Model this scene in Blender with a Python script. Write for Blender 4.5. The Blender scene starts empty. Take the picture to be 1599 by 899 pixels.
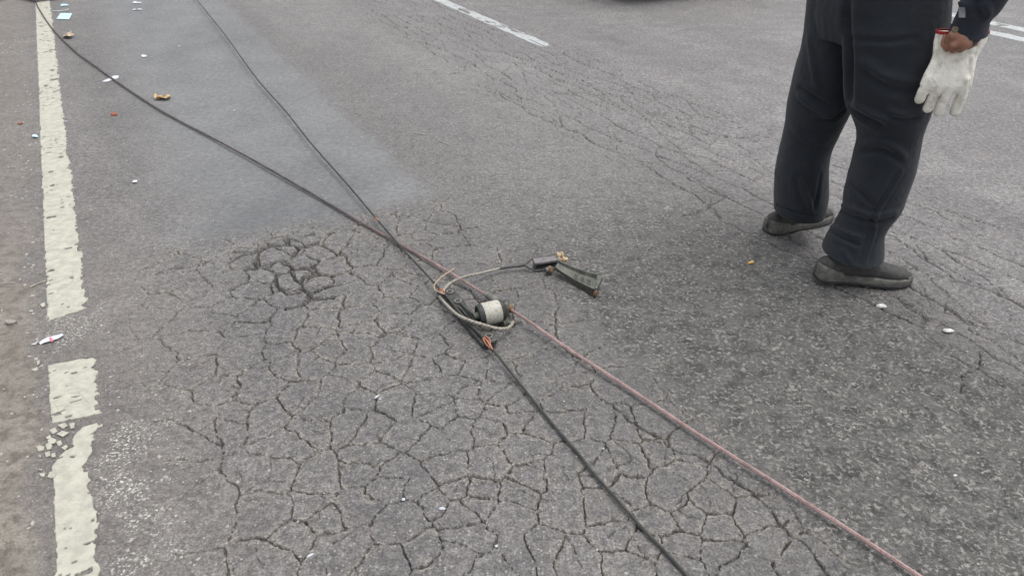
import bpy, bmesh, math, random
import numpy as np
from mathutils import Vector, Matrix
random.seed(7)
rng = np.random.default_rng(11)
R = math.radians
scene = bpy.context.scene
C = scene.collection

# ------------------------------------------------------------------ camera
F, H = 1180.0, 1.40                       # focal length in pixels of a 1599 wide picture, eye height in metres
PITCH = math.atan(725 / F)                # looking down
cam_d = bpy.data.cameras.new('camera'); cam = bpy.data.objects.new('camera', cam_d); C.objects.link(cam)
cam_d.sensor_width = 36.0; cam_d.lens = F / 1599 * 36.0
cam_d.clip_start = 0.02; cam_d.clip_end = 2000
cam.location = (0, 0, H); cam.rotation_euler = (math.pi / 2 - PITCH, 0, 0)
scene.camera = cam
# ------------------------------------------------------------------ sky, sun, exposure
SUN_EL, SUN_AZ = R(78), R(60)             # azimuth from +Y towards +X
world = bpy.data.worlds.new('World'); scene.world = world; world.use_nodes = True
wn = world.node_tree; wn.nodes.clear()
wo = wn.nodes.new('ShaderNodeOutputWorld'); bg = wn.nodes.new('ShaderNodeBackground')
sky = wn.nodes.new('ShaderNodeTexSky'); sky.sky_type = 'NISHITA'; sky.sun_disc = False
sky.sun_elevation = SUN_EL; sky.sun_rotation = SUN_AZ; sky.air_density = 1.0; sky.dust_density = 4.0
hs = wn.nodes.new('ShaderNodeHueSaturation'); hs.inputs['Saturation'].default_value = 0.25
wn.links.new(sky.outputs[0], hs.inputs['Color']); wn.links.new(hs.outputs[0], bg.inputs['Color'])
bg.inputs['Strength'].default_value = 0.15
wn.links.new(bg.outputs[0], wo.inputs[0])
sun_d = bpy.data.lights.new('sun', 'SUN'); sun = bpy.data.objects.new('sun', sun_d); C.objects.link(sun)
sun_d.energy = 0.70; sun_d.angle = R(60); sun_d.color = (1.0, 0.96, 0.91)
sdir = Vector((math.sin(SUN_AZ) * math.cos(SUN_EL), math.cos(SUN_AZ) * math.cos(SUN_EL), math.sin(SUN_EL)))
sun.rotation_euler = (-sdir).to_track_quat('-Z', 'Y').to_euler(); sun.location = sdir * 20
vs = scene.view_settings
vs.view_transform = 'Standard'; vs.look = 'None'; vs.gamma = 1.0; vs.use_curve_mapping = False
vs.exposure = 0.78

# ------------------------------------------------------------------ measuring helpers
SP, CP = math.sin(PITCH), math.cos(PITCH)
YAW = math.atan(755 / math.hypot(F, 725)); SY, CY = math.sin(YAW), math.cos(YAW)   # road heading, left of the view
def at(x, y, z=0.0):
    """world point at height z seen at photograph pixel x, y"""
    a, b = (x - 799.5) / F, (y - 449.5) / F
    d = (H - z) / (SP + b * CP)
    return Vector((d * a, d * (CP - b * SP), z))
def atY(x, y, Y):
    """world point at forward distance Y seen at pixel x, y"""
    a, b = (x - 799.5) / F, (y - 449.5) / F
    d = Y / (CP - b * SP)
    return Vector((d * a, Y, H - d * (SP + b * CP)))
def xy_of(u, w): return (CY * u - SY * w, SY * u + CY * w)   # road coordinates (across, along) to world

# ------------------------------------------------------------------ numeric noise
def _h(ix, iy, s):
    n = (ix.astype(np.int64) * 374761393 + iy.astype(np.int64) * 668265263 + s * 974711) & 0x7fffffff
    n = ((n ^ (n >> 13)) * 1274126177) & 0x7fffffff
    return ((n ^ (n >> 16)) & 0xffff) / 65535.0
def vnoise(x, y, s=0):
    ix, iy = np.floor(x), np.floor(y); fx, fy = x - ix, y - iy
    fx = fx * fx * (3 - 2 * fx); fy = fy * fy * (3 - 2 * fy)
    a, b, c, d = _h(ix, iy, s), _h(ix + 1, iy, s), _h(ix, iy + 1, s), _h(ix + 1, iy + 1, s)
    return (a * (1 - fx) + b * fx) * (1 - fy) + (c * (1 - fx) + d * fx) * fy
def fbm(x, y, s=0, o=4):
    t = np.zeros_like(x); a = .5
    for i in range(o):
        t += a * (vnoise(x, y, s + i * 17) - .5) * 2; x = x * 2.03 + 3.1; y = y * 2.03 + 1.7; a *= .5
    return t
def ss(a, b, x):
    t = np.clip((x - a) / (b - a), 0, 1); return t * t * (3 - 2 * t)

# ------------------------------------------------------------------ object helpers
def tag(o, label=None, cat=None, group=None, kind=None):
    if label: o['label'] = label
    if cat: o['category'] = cat
    if group: o['group'] = group
    if kind: o['kind'] = kind
    return o
def link(name, me, mat, parent=None):
    o = bpy.data.objects.new(name, me); C.objects.link(o)
    if mat is not None:
        if len(me.materials): me.materials[0] = mat
        else: me.materials.append(mat)
    if parent is not None:
        o.parent = parent; o.matrix_parent_inverse = parent.matrix_world.inverted()
    return o
def empty(name, loc=(0, 0, 0)):
    o = bpy.data.objects.new(name, None); C.objects.link(o); o.location = loc
    o.matrix_world = Matrix.Translation(loc); o.empty_display_size = .05
    return o
def pymesh(name, V, Fc, smooth=True):
    me = bpy.data.meshes.new(name); me.from_pydata([tuple(v) for v in V], [], Fc); me.update()
    if smooth: me.shade_smooth()
    else: me.shade_flat()
    return me
def npmesh(name, V, Q, attrs=None):
    me = bpy.data.meshes.new(name)
    me.vertices.add(len(V)); me.vertices.foreach_set('co', V.astype(np.float32).ravel())
    me.loops.add(Q.size); me.loops.foreach_set('vertex_index', Q.astype(np.int32).ravel())
    me.polygons.add(len(Q)); me.polygons.foreach_set('loop_start', (np.arange(len(Q)) * 4).astype(np.int32))
    me.update(calc_edges=True)
    for k, a in (attrs or {}).items():
        at_ = me.attributes.new(k, 'FLOAT', 'POINT'); at_.data.foreach_set('value', a.astype(np.float32))
    me.shade_smooth()
    return me
class MB:
    """collects simple solids into one mesh"""
    def __init__(s): s.V = []; s.F = []
    def add(s, V, Fc):
        n = len(s.V); s.V += [Vector(v) for v in V]; s.F += [[i + n for i in f] for f in Fc]; return s
    def loft(s, rings, cap=True, close=True):
        n = len(s.V); k = len(rings[0])
        for r in rings: s.V += [Vector(p) for p in r]
        for i in range(len(rings) - 1):
            for j in range(k if close else k - 1):
                a = n + i * k + j; b = n + i * k + (j + 1) % k
                s.F.append([a, b, b + k, a + k])
        if cap:
            s.F.append([n + j for j in range(k)][::-1]); s.F.append([n + (len(rings) - 1) * k + j for j in range(k)])
        return s
    def build(s, name, mat, parent=None, smooth=True, bevel=0, sharp=None):
        bm = bmesh.new(); vs_ = [bm.verts.new(v) for v in s.V]
        for f in s.F:
            try: bm.faces.new([vs_[i] for i in f])
            except ValueError: pass
        if bevel:
            bmesh.ops.remove_doubles(bm, verts=bm.verts, dist=1e-5)
            es = [e for e in bm.edges if len(e.link_faces) == 2 and e.calc_face_angle(0) > .5]
            bmesh.ops.bevel(bm, geom=es, offset=bevel, segments=2, affect='EDGES', profile=.6, clamp_overlap=True)
        bmesh.ops.recalc_face_normals(bm, faces=bm.faces)
        me = bpy.data.meshes.new(name); bm.to_mesh(me); bm.free()
        if smooth:
            me.shade_smooth()
            try: me.set_sharp_from_angle(angle=R(sharp or 40))
            except Exception: pass
        else: me.shade_flat()
        return link(name, me, mat, parent)
def frame_of(d):
    d = Vector(d).normalized(); up = Vector((0, 0, 1)) if abs(d.z) < .95 else Vector((0, 1, 0))
    a = d.cross(up).normalized(); return a, a.cross(d).normalized(), d
def spline(P, step=.02):
    P = [Vector(p) for p in P]; out = []
    for i in range(len(P) - 1):
        p0 = P[max(i - 1, 0)]; p1 = P[i]; p2 = P[i + 1]; p3 = P[min(i + 2, len(P) - 1)]
        n = max(2, int((p2 - p1).length / step))
        for k in range(n):
            t = k / n
            out.append(.5 * ((2 * p1) + (p2 - p0) * t + (2 * p0 - 5 * p1 + 4 * p2 - p3) * t * t + (3 * p1 - p0 - 3 * p2 + p3) * t ** 3))
    out.append(P[-1]); return out
def tube_rings(path, rad, n=10, prof=None, twist=0):
    rings = []; up = None
    for i, p in enumerate(path):
        d = (path[min(i + 1, len(path) - 1)] - path[max(i - 1, 0)]).normalized()
        if up is None: a, up, _ = frame_of(d)
        a = d.cross(up).normalized(); up = a.cross(d).normalized()
        r = rad(i / (len(path) - 1)) if callable(rad) else rad
        ring = []
        for j in range(n):
            t = 2 * math.pi * j / n; k = prof(t) if prof else 1
            ring.append(p + (a * math.cos(t + twist * i) + up * math.sin(t + twist * i)) * r * k)
        rings.append(ring)
    return rings
def tube(m, path, rad, n=10, prof=None, twist=0): return m.loft(tube_rings(path, rad, n, prof, twist))
def rope(m, path, r, strands=3, pitch=.035, n=6):
    path = [Vector(p) for p in path]; L = 0; cs = [[] for _ in range(strands)]; up = None
    for i, p in enumerate(path):
        if i: L += (p - path[i - 1]).length
        d = (path[min(i + 1, len(path) - 1)] - path[max(i - 1, 0)]).normalized()
        if up is None: a, up, _ = frame_of(d)
        a = d.cross(up).normalized(); up = a.cross(d).normalized()
        for k in range(strands):
            t = 2 * math.pi * (k / strands + L / pitch)
            cs[k].append(p + (a * math.cos(t) + up * math.sin(t)) * r * .5)
    for c in cs: tube(m, c, r * .56, n)
    return m
def cyl(m, p0, p1, r0, r1=None, n=20):
    r1 = r0 if r1 is None else r1; p0, p1 = Vector(p0), Vector(p1); a, b, _ = frame_of(p1 - p0)
    return m.loft([[p + (a * math.cos(2 * math.pi * j / n) + b * math.sin(2 * math.pi * j / n)) * r for j in range(n)] for p, r in ((p0, r0), (p1, r1))])
def lathe(m, p0, axis, prof, n=28):
    p0 = Vector(p0); a, b, d = frame_of(axis)
    return m.loft([[p0 + d * t + (a * math.cos(2 * math.pi * j / n) + b * math.sin(2 * math.pi * j / n)) * r for j in range(n)] for t, r in prof])
def obox(m, c, ax, ay, az, sx, sy, sz):
    c = Vector(c); V = []
    for i in (-.5, .5):
        for j in (-.5, .5):
            for k in (-.5, .5): V.append(c + Vector(ax) * sx * i + Vector(ay) * sy * j + Vector(az) * sz * k)
    return m.add(V, [[0, 1, 3, 2], [4, 6, 7, 5], [0, 4, 5, 1], [2, 3, 7, 6], [0, 2, 6, 4], [1, 5, 7, 3]])
def prism(m, pts, dz):
    """closed outline of 3-D points, thickened downwards by the vector dz"""
    n = len(pts); pts = [Vector(p) for p in pts]; dz = Vector(dz)
    return m.add(pts + [p + dz for p in pts], [list(range(n)), list(range(2 * n - 1, n - 1, -1))] + [[i, n + i, n + (i + 1) % n, (i + 1) % n] for i in range(n)])
def capsule(m, p0, p1, r0, r1, n=16, flat=None, fk=1.0):
    """rounded limb from p0 to p1; squashed to fk along the direction flat"""
    p0, p1 = Vector(p0), Vector(p1); d = p1 - p0; L = d.length; d.normalize()
    if flat is not None:
        b = Vector(flat); b = (b - d * b.dot(d)).normalized(); a = d.cross(b)
    else:
        a, b, _ = frame_of(d)
    rings = []
    for k in range(1, 5):
        t = math.pi / 2 * (k / 4); rings.append((p0 - d * r0 * math.cos(t), r0 * math.sin(t)))
    for k in range(1, 4): rings.append((p0 + d * L * k / 4, r0 + (r1 - r0) * k / 4))
    for k in range(0, 4):
        t = math.pi / 2 * (k / 4); rings.append((p1 + d * r1 * math.sin(t), r1 * math.cos(t)))
    return m.loft([[c + (a * math.cos(2 * math.pi * j / n) + b * fk * math.sin(2 * math.pi * j / n)) * max(r, 1e-4) for j in range(n)] for c, r in rings])
def remeshed(m, voxel, smooth=3):
    """fuse overlapping solids into one continuous skin"""
    bm = bmesh.new(); vs_ = [bm.verts.new(v) for v in m.V]
    for f in m.F: bm.faces.new([vs_[i] for i in f])
    bmesh.ops.recalc_face_normals(bm, faces=bm.faces)
    me = bpy.data.meshes.new('tmp'); bm.to_mesh(me); bm.free()
    o = bpy.data.objects.new('tmp', me); C.objects.link(o)
    md = o.modifiers.new('r', 'REMESH'); md.mode = 'VOXEL'; md.voxel_size = voxel
    if smooth: sm = o.modifiers.new('s', 'SMOOTH'); sm.iterations = smooth; sm.factor = .5
    dg = bpy.context.evaluated_depsgraph_get()
    out = bpy.data.meshes.new_from_object(o.evaluated_get(dg))
    bpy.data.objects.remove(o); bpy.data.meshes.remove(me); out.shade_smooth()
    return out

# ------------------------------------------------------------------ materials
class NT:
    def __init__(s, name):
        s.m = bpy.data.materials.new(name); s.m.use_nodes = True; s.t = s.m.node_tree; s.t.nodes.clear()
        s.out = s.n('ShaderNodeOutputMaterial'); s.b = s.n('ShaderNodeBsdfPrincipled'); s.l(s.b.outputs[0], s.out.inputs[0])
        s.pos = s.n('ShaderNodeTexCoord').outputs['Object']
    def n(s, t): return s.t.nodes.new(t)
    def l(s, a, b): s.t.links.new(a, b)
    def setin(s, sock, v):
        if hasattr(v, 'is_linked'): s.l(v, sock)
        elif isinstance(v, (tuple, list)) and sock.type == 'RGBA': sock.default_value = (*v, 1)
        else: sock.default_value = v
    def noise(s, scale, det=3, rough=.5, vec=None, dist=0):
        n = s.n('ShaderNodeTexNoise'); n.inputs['Scale'].default_value = scale; n.inputs['Detail'].default_value = det
        n.inputs['Roughness'].default_value = rough; n.inputs['Distortion'].default_value = dist
        s.l(vec or s.pos, n.inputs['Vector']); return n.outputs['Fac']
    def vor(s, scale, feat='F1', out='Distance', vec=None, rnd=1.0):
        n = s.n('ShaderNodeTexVoronoi'); n.feature = feat; n.inputs['Scale'].default_value = scale; n.inputs['Randomness'].default_value = rnd
        s.l(vec or s.pos, n.inputs['Vector']); return n.outputs[out]
    def math(s, op, a, b=0, c=None):
        n = s.n('ShaderNodeMath'); n.operation = op; s.setin(n.inputs[0], a); s.setin(n.inputs[1], b)
        if c is not None: s.setin(n.inputs[2], c)
        return n.outputs[0]
    def mr(s, v, a, b, c=0.0, d=1.0, smooth=True):
        n = s.n('ShaderNodeMapRange'); n.interpolation_type = 'SMOOTHSTEP' if smooth else 'LINEAR'
        s.setin(n.inputs[0], v)
        for i, k in enumerate((a, b, c, d)): n.inputs[i + 1].default_value = k
        return n.outputs[0]
    def mix(s, f, a, b, mode='MIX'):
        n = s.n('ShaderNodeMix'); n.data_type = 'RGBA'; n.blend_type = mode
        s.setin(n.inputs['Factor'], f); s.setin(n.inputs[6], a); s.setin(n.inputs[7], b); return n.outputs[2]
    def sep(s, col):
        n = s.n('ShaderNodeSeparateColor'); s.l(col, n.inputs[0]); return n.outputs
    def attr(s, name):
        n = s.n('ShaderNodeAttribute'); n.attribute_name = name; return n.outputs['Fac']
    def scaled(s, v):
        n = s.n('ShaderNodeMapping'); n.inputs['Scale'].default_value = v; s.l(s.pos, n.inputs[0]); return n.outputs[0]
    def bump(s, h, dist, strength=1.0, prev=None):
        n = s.n('ShaderNodeBump'); n.inputs['Strength'].default_value = strength; n.inputs['Distance'].default_value = dist
        s.l(h, n.inputs['Height'])
        if prev is not None: s.l(prev, n.inputs['Normal'])
        return n.outputs[0]
    def fin(s, col, rough=.6, metal=0.0, spec=.5, nrm=None):
        s.setin(s.b.inputs['Base Color'], col); s.setin(s.b.inputs['Roughness'], rough); s.setin(s.b.inputs['Metallic'], metal)
        s.b.inputs['Specular IOR Level'].default_value = spec
        if nrm is not None: s.l(nrm, s.b.inputs['Normal'])
        return s.m
def simple(name, c1, c2, scale=40, rough=.6, metal=0.0, bump=.0006, spec=.5, bscale=None, lo=.35, hi=.65):
    t = NT(name); n = t.noise(scale, 4, .6); col = t.mix(t.mr(n, lo, hi), c1, c2)
    return t.fin(col, rough, metal, spec, t.bump(t.noise(bscale or scale * 4, 3, .6), bump))

def mat_ground():
    t = NT('asphalt')
    crack, sand, coarse, patch, dirt, chalk, pale, stain, tone = [t.attr(k) for k in ('crack', 'sand', 'coarse', 'patch', 'dirt', 'chalk', 'pale', 'stain', 'tone')]
    big = t.noise(.9, 5, .55); mid = t.noise(7, 5, .6); fine = t.noise(170, 4, .65); micro = t.noise(520, 2, .6)
    st = t.sep(t.vor(150, out='Color'))           # one shade per aggregate stone
    std = t.vor(150)
    st2 = t.sep(t.vor(62, out='Color')); st2d = t.vor(62)
    base = t.mix(t.mr(big, .3, .7), (.150, .144, .142), (.185, .180, .177))
    base = t.mix(t.mr(mid, .3, .72), base, (.130, .126, .126))
    base = t.mix(.85, base, t.mix(t.mr(fine, .3, .7), (.45, .45, .45), (1.45, 1.44, 1.42)), 'MULTIPLY')
    base = t.mix(.6, base, t.mix(t.mr(t.noise(46, 4, .65), .34, .66), (.55, .55, .55), (1.40, 1.40, 1.39)), 'MULTIPLY')
    pit = t.math('MULTIPLY', t.mr(t.noise(75, 3, .6), .64, .72), t.mr(t.noise(8, 3), .4, .6)); base = t.mix(t.math('MULTIPLY', pit, .6), base, (.05, .049, .048))
    tint = t.mr(t.noise(11, 4, .6), .58, .75); base = t.mix(t.math('MULTIPLY', tint, .35), base, (.20, .165, .15))
    lightst = t.math('MULTIPLY', t.mr(st[0], .80, .97), t.mr(std, .55, .25))
    base = t.mix(t.math('MULTIPLY', lightst, .6), base, (.40, .38, .36))
    darkst = t.math('MULTIPLY', t.mr(st[1], .80, .95), t.mr(fine, .35, .6))
    base = t.mix(t.math('MULTIPLY', darkst, .55), base, (.045, .044, .045))
    # worn lane strip with bare aggregate showing between dark binder
    worm = t.noise(80, 5, .66, dist=.5)
    fleck = t.math('MULTIPLY', t.mr(worm, .51, .60), t.mr(t.noise(14, 4, .6), .33, .62, .35, 1.0))
    cz = t.mix(t.mr(t.noise(17, 5, .68), .36, .58), (.072, .073, .072), (.140, .137, .132))
    cz = t.mix(.6, cz, t.mix(t.mr(fine, .3, .7), (.55, .55, .55), (1.4, 1.4, 1.36)), 'MULTIPLY')
    cz = t.mix(t.math('MULTIPLY', fleck, .74), cz, t.mix(st2[2], (.34, .32, .29), (.47, .45, .41)))
    base = t.mix(coarse, base, cz)
    base = t.mix(pale, base, t.mix(1.0, base, (1.20, 1.21, 1.22), 'MULTIPLY'))
    base = t.mix(1.0, base, t.mix(tone, (.82, .82, .825), (1.14, 1.135, 1.125)), 'MULTIPLY')
    # smooth dusty repair
    pz = t.mix(t.mr(t.noise(3.2, 5, .55), .3, .7), (.142, .147, .149), (.172, .177, .179))
    pz = t.mix(.45, pz, t.mix(t.mr(fine, .3, .7), (.50, .50, .50), (1.38, 1.38, 1.38)), 'MULTIPLY')
    pz = t.mix(.8, pz, t.mix(t.mr(t.noise(34, 5, .7), .3, .7), (.70, .70, .70), (1.28, 1.28, 1.28)), 'MULTIPLY')
    pz = t.mix(t.mr(t.noise(55, 3, .6), .66, .74, 0, .6), pz, (.07, .07, .07))
    pz = t.mix(t.math('MULTIPLY', darkst, .35), pz, (.06, .06, .06))
    base = t.mix(t.math('MULTIPLY', patch, .80), base, pz)
    base = t.mix(t.math('MULTIPLY', stain, .6), base, t.mix(1.0, base, (.62, .63, .66), 'MULTIPLY'))
    # earth blown over the shoulder
    ez = t.mix(t.mr(t.noise(5, 6, .65), .3, .7), (.185, .164, .138), (.262, .236, .200))
    ez = t.mix(t.mr(t.noise(26, 5, .65), .42, .66), ez, (.125, .106, .086))
    ez = t.mix(.6, ez, t.mix(t.mr(fine, .28, .72), (.6, .6, .6), (1.3, 1.3, 1.3)), 'MULTIPLY')
    base = t.mix(dirt, base, ez)
    sz = t.mix(t.mr(fine, .35, .65), (.13, .12, .105), (.32, .30, .265))
    base = t.mix(t.math('MULTIPLY', sand, t.mr(t.noise(60, 4, .6), .42, .62)), base, sz)
    base = t.mix(t.math('MULTIPLY', crack, t.mr(t.noise(22, 4, .6), .35, .65, .55, .95)), base, t.mix(t.mr(t.noise(30, 3), .5, .7), (.026, .024, .023), (.070, .060, .050)))
    ch = t.math('MULTIPLY', chalk, t.mr(t.noise(120, 4, .7), .54, .62))
    base = t.mix(ch, base, (.60, .59, .55))
    hgt = t.math('ADD', t.math('MULTIPLY', fine, 1.0), t.math('MULTIPLY', micro, .4))
    hgt = t.math('SUBTRACT', hgt, t.math('MULTIPLY', std, .5))
    hgt = t.math('ADD', hgt, t.math('MULTIPLY', t.math('MULTIPLY', worm, 2.2), coarse))
    lumps = t.noise(46, 4, .6); lump2 = t.noise(85, 3, .6, dist=.6)
    rough_k = t.math('ADD', .34, t.math('MULTIPLY', coarse, .66))
    hgt = t.math('MULTIPLY', hgt, t.math('SUBTRACT', 1.0, t.math('MULTIPLY', patch, .3)))
    hgt2 = t.math('MULTIPLY', t.math('ADD', lumps, t.math('MULTIPLY', lump2, .8)), t.math('MULTIPLY', rough_k, t.math('SUBTRACT', 1.0, t.math('MULTIPLY', patch, .6))))
    rough = t.mr(fine, .3, .7, .62, .85)
    return t.fin(base, rough, 0, .42, t.bump(hgt, .0040, .9, t.bump(hgt2, .017, .9)))
def mat_paint(name, a, b, wear):
    t = NT(name)
    n = t.noise(30, 5, .6); col = t.mix(t.mr(n, .3, .7), a, b)
    g = t.mr(t.noise(160, 4, .7), .60, .72); col = t.mix(t.math('MULTIPLY', g, .5), col, (.2, .19, .17))
    g2 = t.mr(t.noise(9, 5, .65, vec=t.scaled((1, 1, 1))), .52, .75); col = t.mix(t.math('MULTIPLY', g2, wear), col, (.30, .29, .26))
    cr = t.mr(t.vor(14, 'DISTANCE_TO_EDGE'), .012, .03, 1, 0); cr = t.math('MULTIPLY', cr, t.mr(t.noise(4), .5, .62))
    col = t.mix(t.math('MULTIPLY', cr, .5), col, (.25, .24, .2))
    return t.fin(col, .7, 0, .35, t.bump(t.noise(150, 4, .65), .0022))
def mat_cloth(name, a, b, weave=900):
    t = NT(name); n = t.noise(6, 5, .6); col = t.mix(t.mr(n, .3, .7), a, b)
    dust = t.mr(t.noise(14, 6, .7), .55, .8); col = t.mix(t.math('MULTIPLY', dust, .25), col, (.08, .075, .07))
    h = t.math('ADD', t.noise(weave, 2, .6), t.math('MULTIPLY', t.noise(45, 4, .6), 3))
    m = t.fin(col, .85, 0, .25, t.bump(h, .0016, .7))
    t.b.inputs['Sheen Weight'].default_value = .12
    return m
def mat_wire(name, base, dark, bare, lo, hi, tarnish=None):
    t = NT(name); n = t.noise(25, 5, .65); col = t.mix(t.mr(n, .35, .65), base, dark)
    sp = t.mr(t.noise(7, 5, .7), lo, hi); col = t.mix(sp, col, bare)
    if tarnish: col = t.mix(t.attr('fresh'), t.mix(t.mr(n, .35, .65), tarnish, (.05, .043, .042)), col)
    fl = t.mr(t.noise(220, 3, .6), .55, .68); col = t.mix(t.math('MULTIPLY', fl, .6), col, (.05, .042, .04))
    return t.fin(col, .6, t.math('MULTIPLY', sp, .4), .4, t.bump(t.noise(300, 3, .6), .0008))
M = {}
M['ground'] = mat_ground()
M['line'] = mat_paint('edge_line_paint', (.425, .42, .35), (.32, .315, .265), .5)
M['white_line'] = mat_paint('lane_paint', (.42, .44, .44), (.30, .31, .315), .75)
M['wireA'] = mat_wire('reddish_wire', (.36, .25, .235), (.24, .165, .155), (.58, .26, .17), .60, .72, (.10, .082, .08))
M['wireB'] = mat_wire('black_wire', (.030, .033, .030), (.055, .058, .052), (.40, .17, .09), .645, .69)
M['iron'] = simple('dark_iron', (.032, .034, .032), (.075, .075, .068), 60, .5, .3, .001)
M['iron2'] = simple('grey_iron', (.105, .105, .095), (.20, .195, .175), 60, .55, .3, .001)
M['olive'] = simple('olive_iron', (.055, .062, .050), (.115, .118, .098), 50, .55, .2, .001)
M['rust'] = simple('rusty_metal', (.17, .095, .055), (.30, .17, .095), 80, .7, .2, .0012)
M['copper'] = simple('bare_copper', (.40, .17, .10), (.26, .12, .08), 120, .5, .5, .0005)
M['tan'] = simple('tan_fibre', (.36, .25, .15), (.55, .42, .28), 90, .75, 0, .0012)
M['plate'] = simple('mauve_plate', (.12, .11, .112), (.19, .175, .178), 70, .5, .2, .0008)
M['rope'] = simple('grey_steel_rope', (.24, .22, .185), (.36, .335, .285), 90, .6, .2, .0006)
M['drope'] = simple('dark_taped_rope', (.04, .04, .038), (.085, .082, .076), 90, .6, 0, .0006)
M['rubber'] = simple('black_rubber', (.016, .016, .016), (.035, .035, .034), 60, .55, 0, .0006)
M['ceramic'] = simple('weathered_insulator', (.43, .415, .36), (.27, .25, .205), 130, .5, 0, .0006, lo=.42, hi=.72)
M['trouser'] = mat_cloth('navy_trouser_cloth', (.0148, .0178, .0232), (.0215, .0252, .0315))
M['jacket'] = mat_cloth('navy_jacket_cloth', (.020, .023, .033), (.031, .035, .048))
M['grey_patch'] = simple('reflective_grey', (.30, .32, .34), (.38, .40, .42), 60, .5)
M['leather'] = simple('white_glove_leather', (.80, .77, .69), (.46, .43, .36), 34, .8, 0, .0022, .3, 200, .46, .76)
M['redtrim'] = simple('red_binding', (.38, .02, .025), (.28, .015, .02), 80, .7)
M['shoe'] = simple('shoe_upper', (.030, .029, .028), (.050, .048, .045), 60, .75, 0, .001)
M['sole'] = simple('shoe_sole', (.135, .130, .116), (.075, .072, .064), 50, .85, 0, .0012)
def mat_skin():
    t = NT('skin'); col = t.mix(t.mr(t.noise(35, 4, .6), .35, .7), (.36, .185, .125), (.25, .115, .075))
    t.b.inputs['Subsurface Weight'].default_value = .06; t.b.inputs['Subsurface Radius'].default_value = (.01, .004, .002)
    return t.fin(col, .55, 0, .4, t.bump(t.noise(330, 4, .7), .0012))
M['skin'] = mat_skin()
M['hair'] = simple('dark_hair', (.012, .010, .009), (.03, .026, .022), 120, .6)
M['button'] = simple('button', (.10, .075, .05), (.16, .12, .08), 90, .4)
M['paper'] = simple('white_paper', (.60, .62, .66), (.45, .47, .51), 40, .8)
M['bluepaper'] = simple('pale_blue_paper', (.36, .56, .66), (.46, .62, .70), 40, .7)
M['foam'] = simple('white_foam', (.66, .66, .65), (.42, .41, .38), 60, .8, 0, .001)
M['redprint'] = simple('red_print', (.55, .12, .16), (.62, .2, .24), 60, .8)
M['leaf'] = simple('dry_leaf', (.52, .37, .17), (.34, .22, .10), 60, .7)
M['orange'] = simple('orange_peel', (.40, .14, .065), (.24, .075, .035), 80, .6)
M['butt'] = simple('cigarette_filter', (.78, .48, .16), (.66, .38, .12), 200, .8)
M['tanpaper'] = simple('tan_paper', (.58, .48, .36), (.40, .31, .22), 60, .8)
M['twig'] = simple('pale_twig', (.42, .38, .31), (.30, .26, .2), 60, .8)
M['stone'] = simple('grey_stone', (.20, .185, .165), (.30, .28, .25), 60, .85)
M['grit'] = simple('pale_grit', (.50, .48, .44), (.24, .225, .2), 300, .85, lo=.3, hi=.7)
M['concrete'] = simple('concrete', (.27, .26, .24), (.36, .345, .32), 14, .85, 0, .003)
M['bluegrey'] = simple('blue_grey_stone', (.115, .115, .13), (.16, .16, .18), 20, .8, 0, .003)
M['carpaint'] = simple('maroon_car_paint', (.075, .012, .014), (.085, .015, .017), 4, .25)
M['glass'] = simple('dark_glass', (.012, .013, .014), (.016, .017, .018), 4, .08)
M['plastic'] = simple('black_plastic', (.02, .02, .02), (.028, .028, .028), 60, .6)
M['lamp'] = simple('lamp_glass', (.55, .56, .57), (.62, .62, .62), 20, .15)
M['alloy'] = simple('alloy', (.42, .42, .43), (.5, .5, .51), 30, .35, .7)

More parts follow.
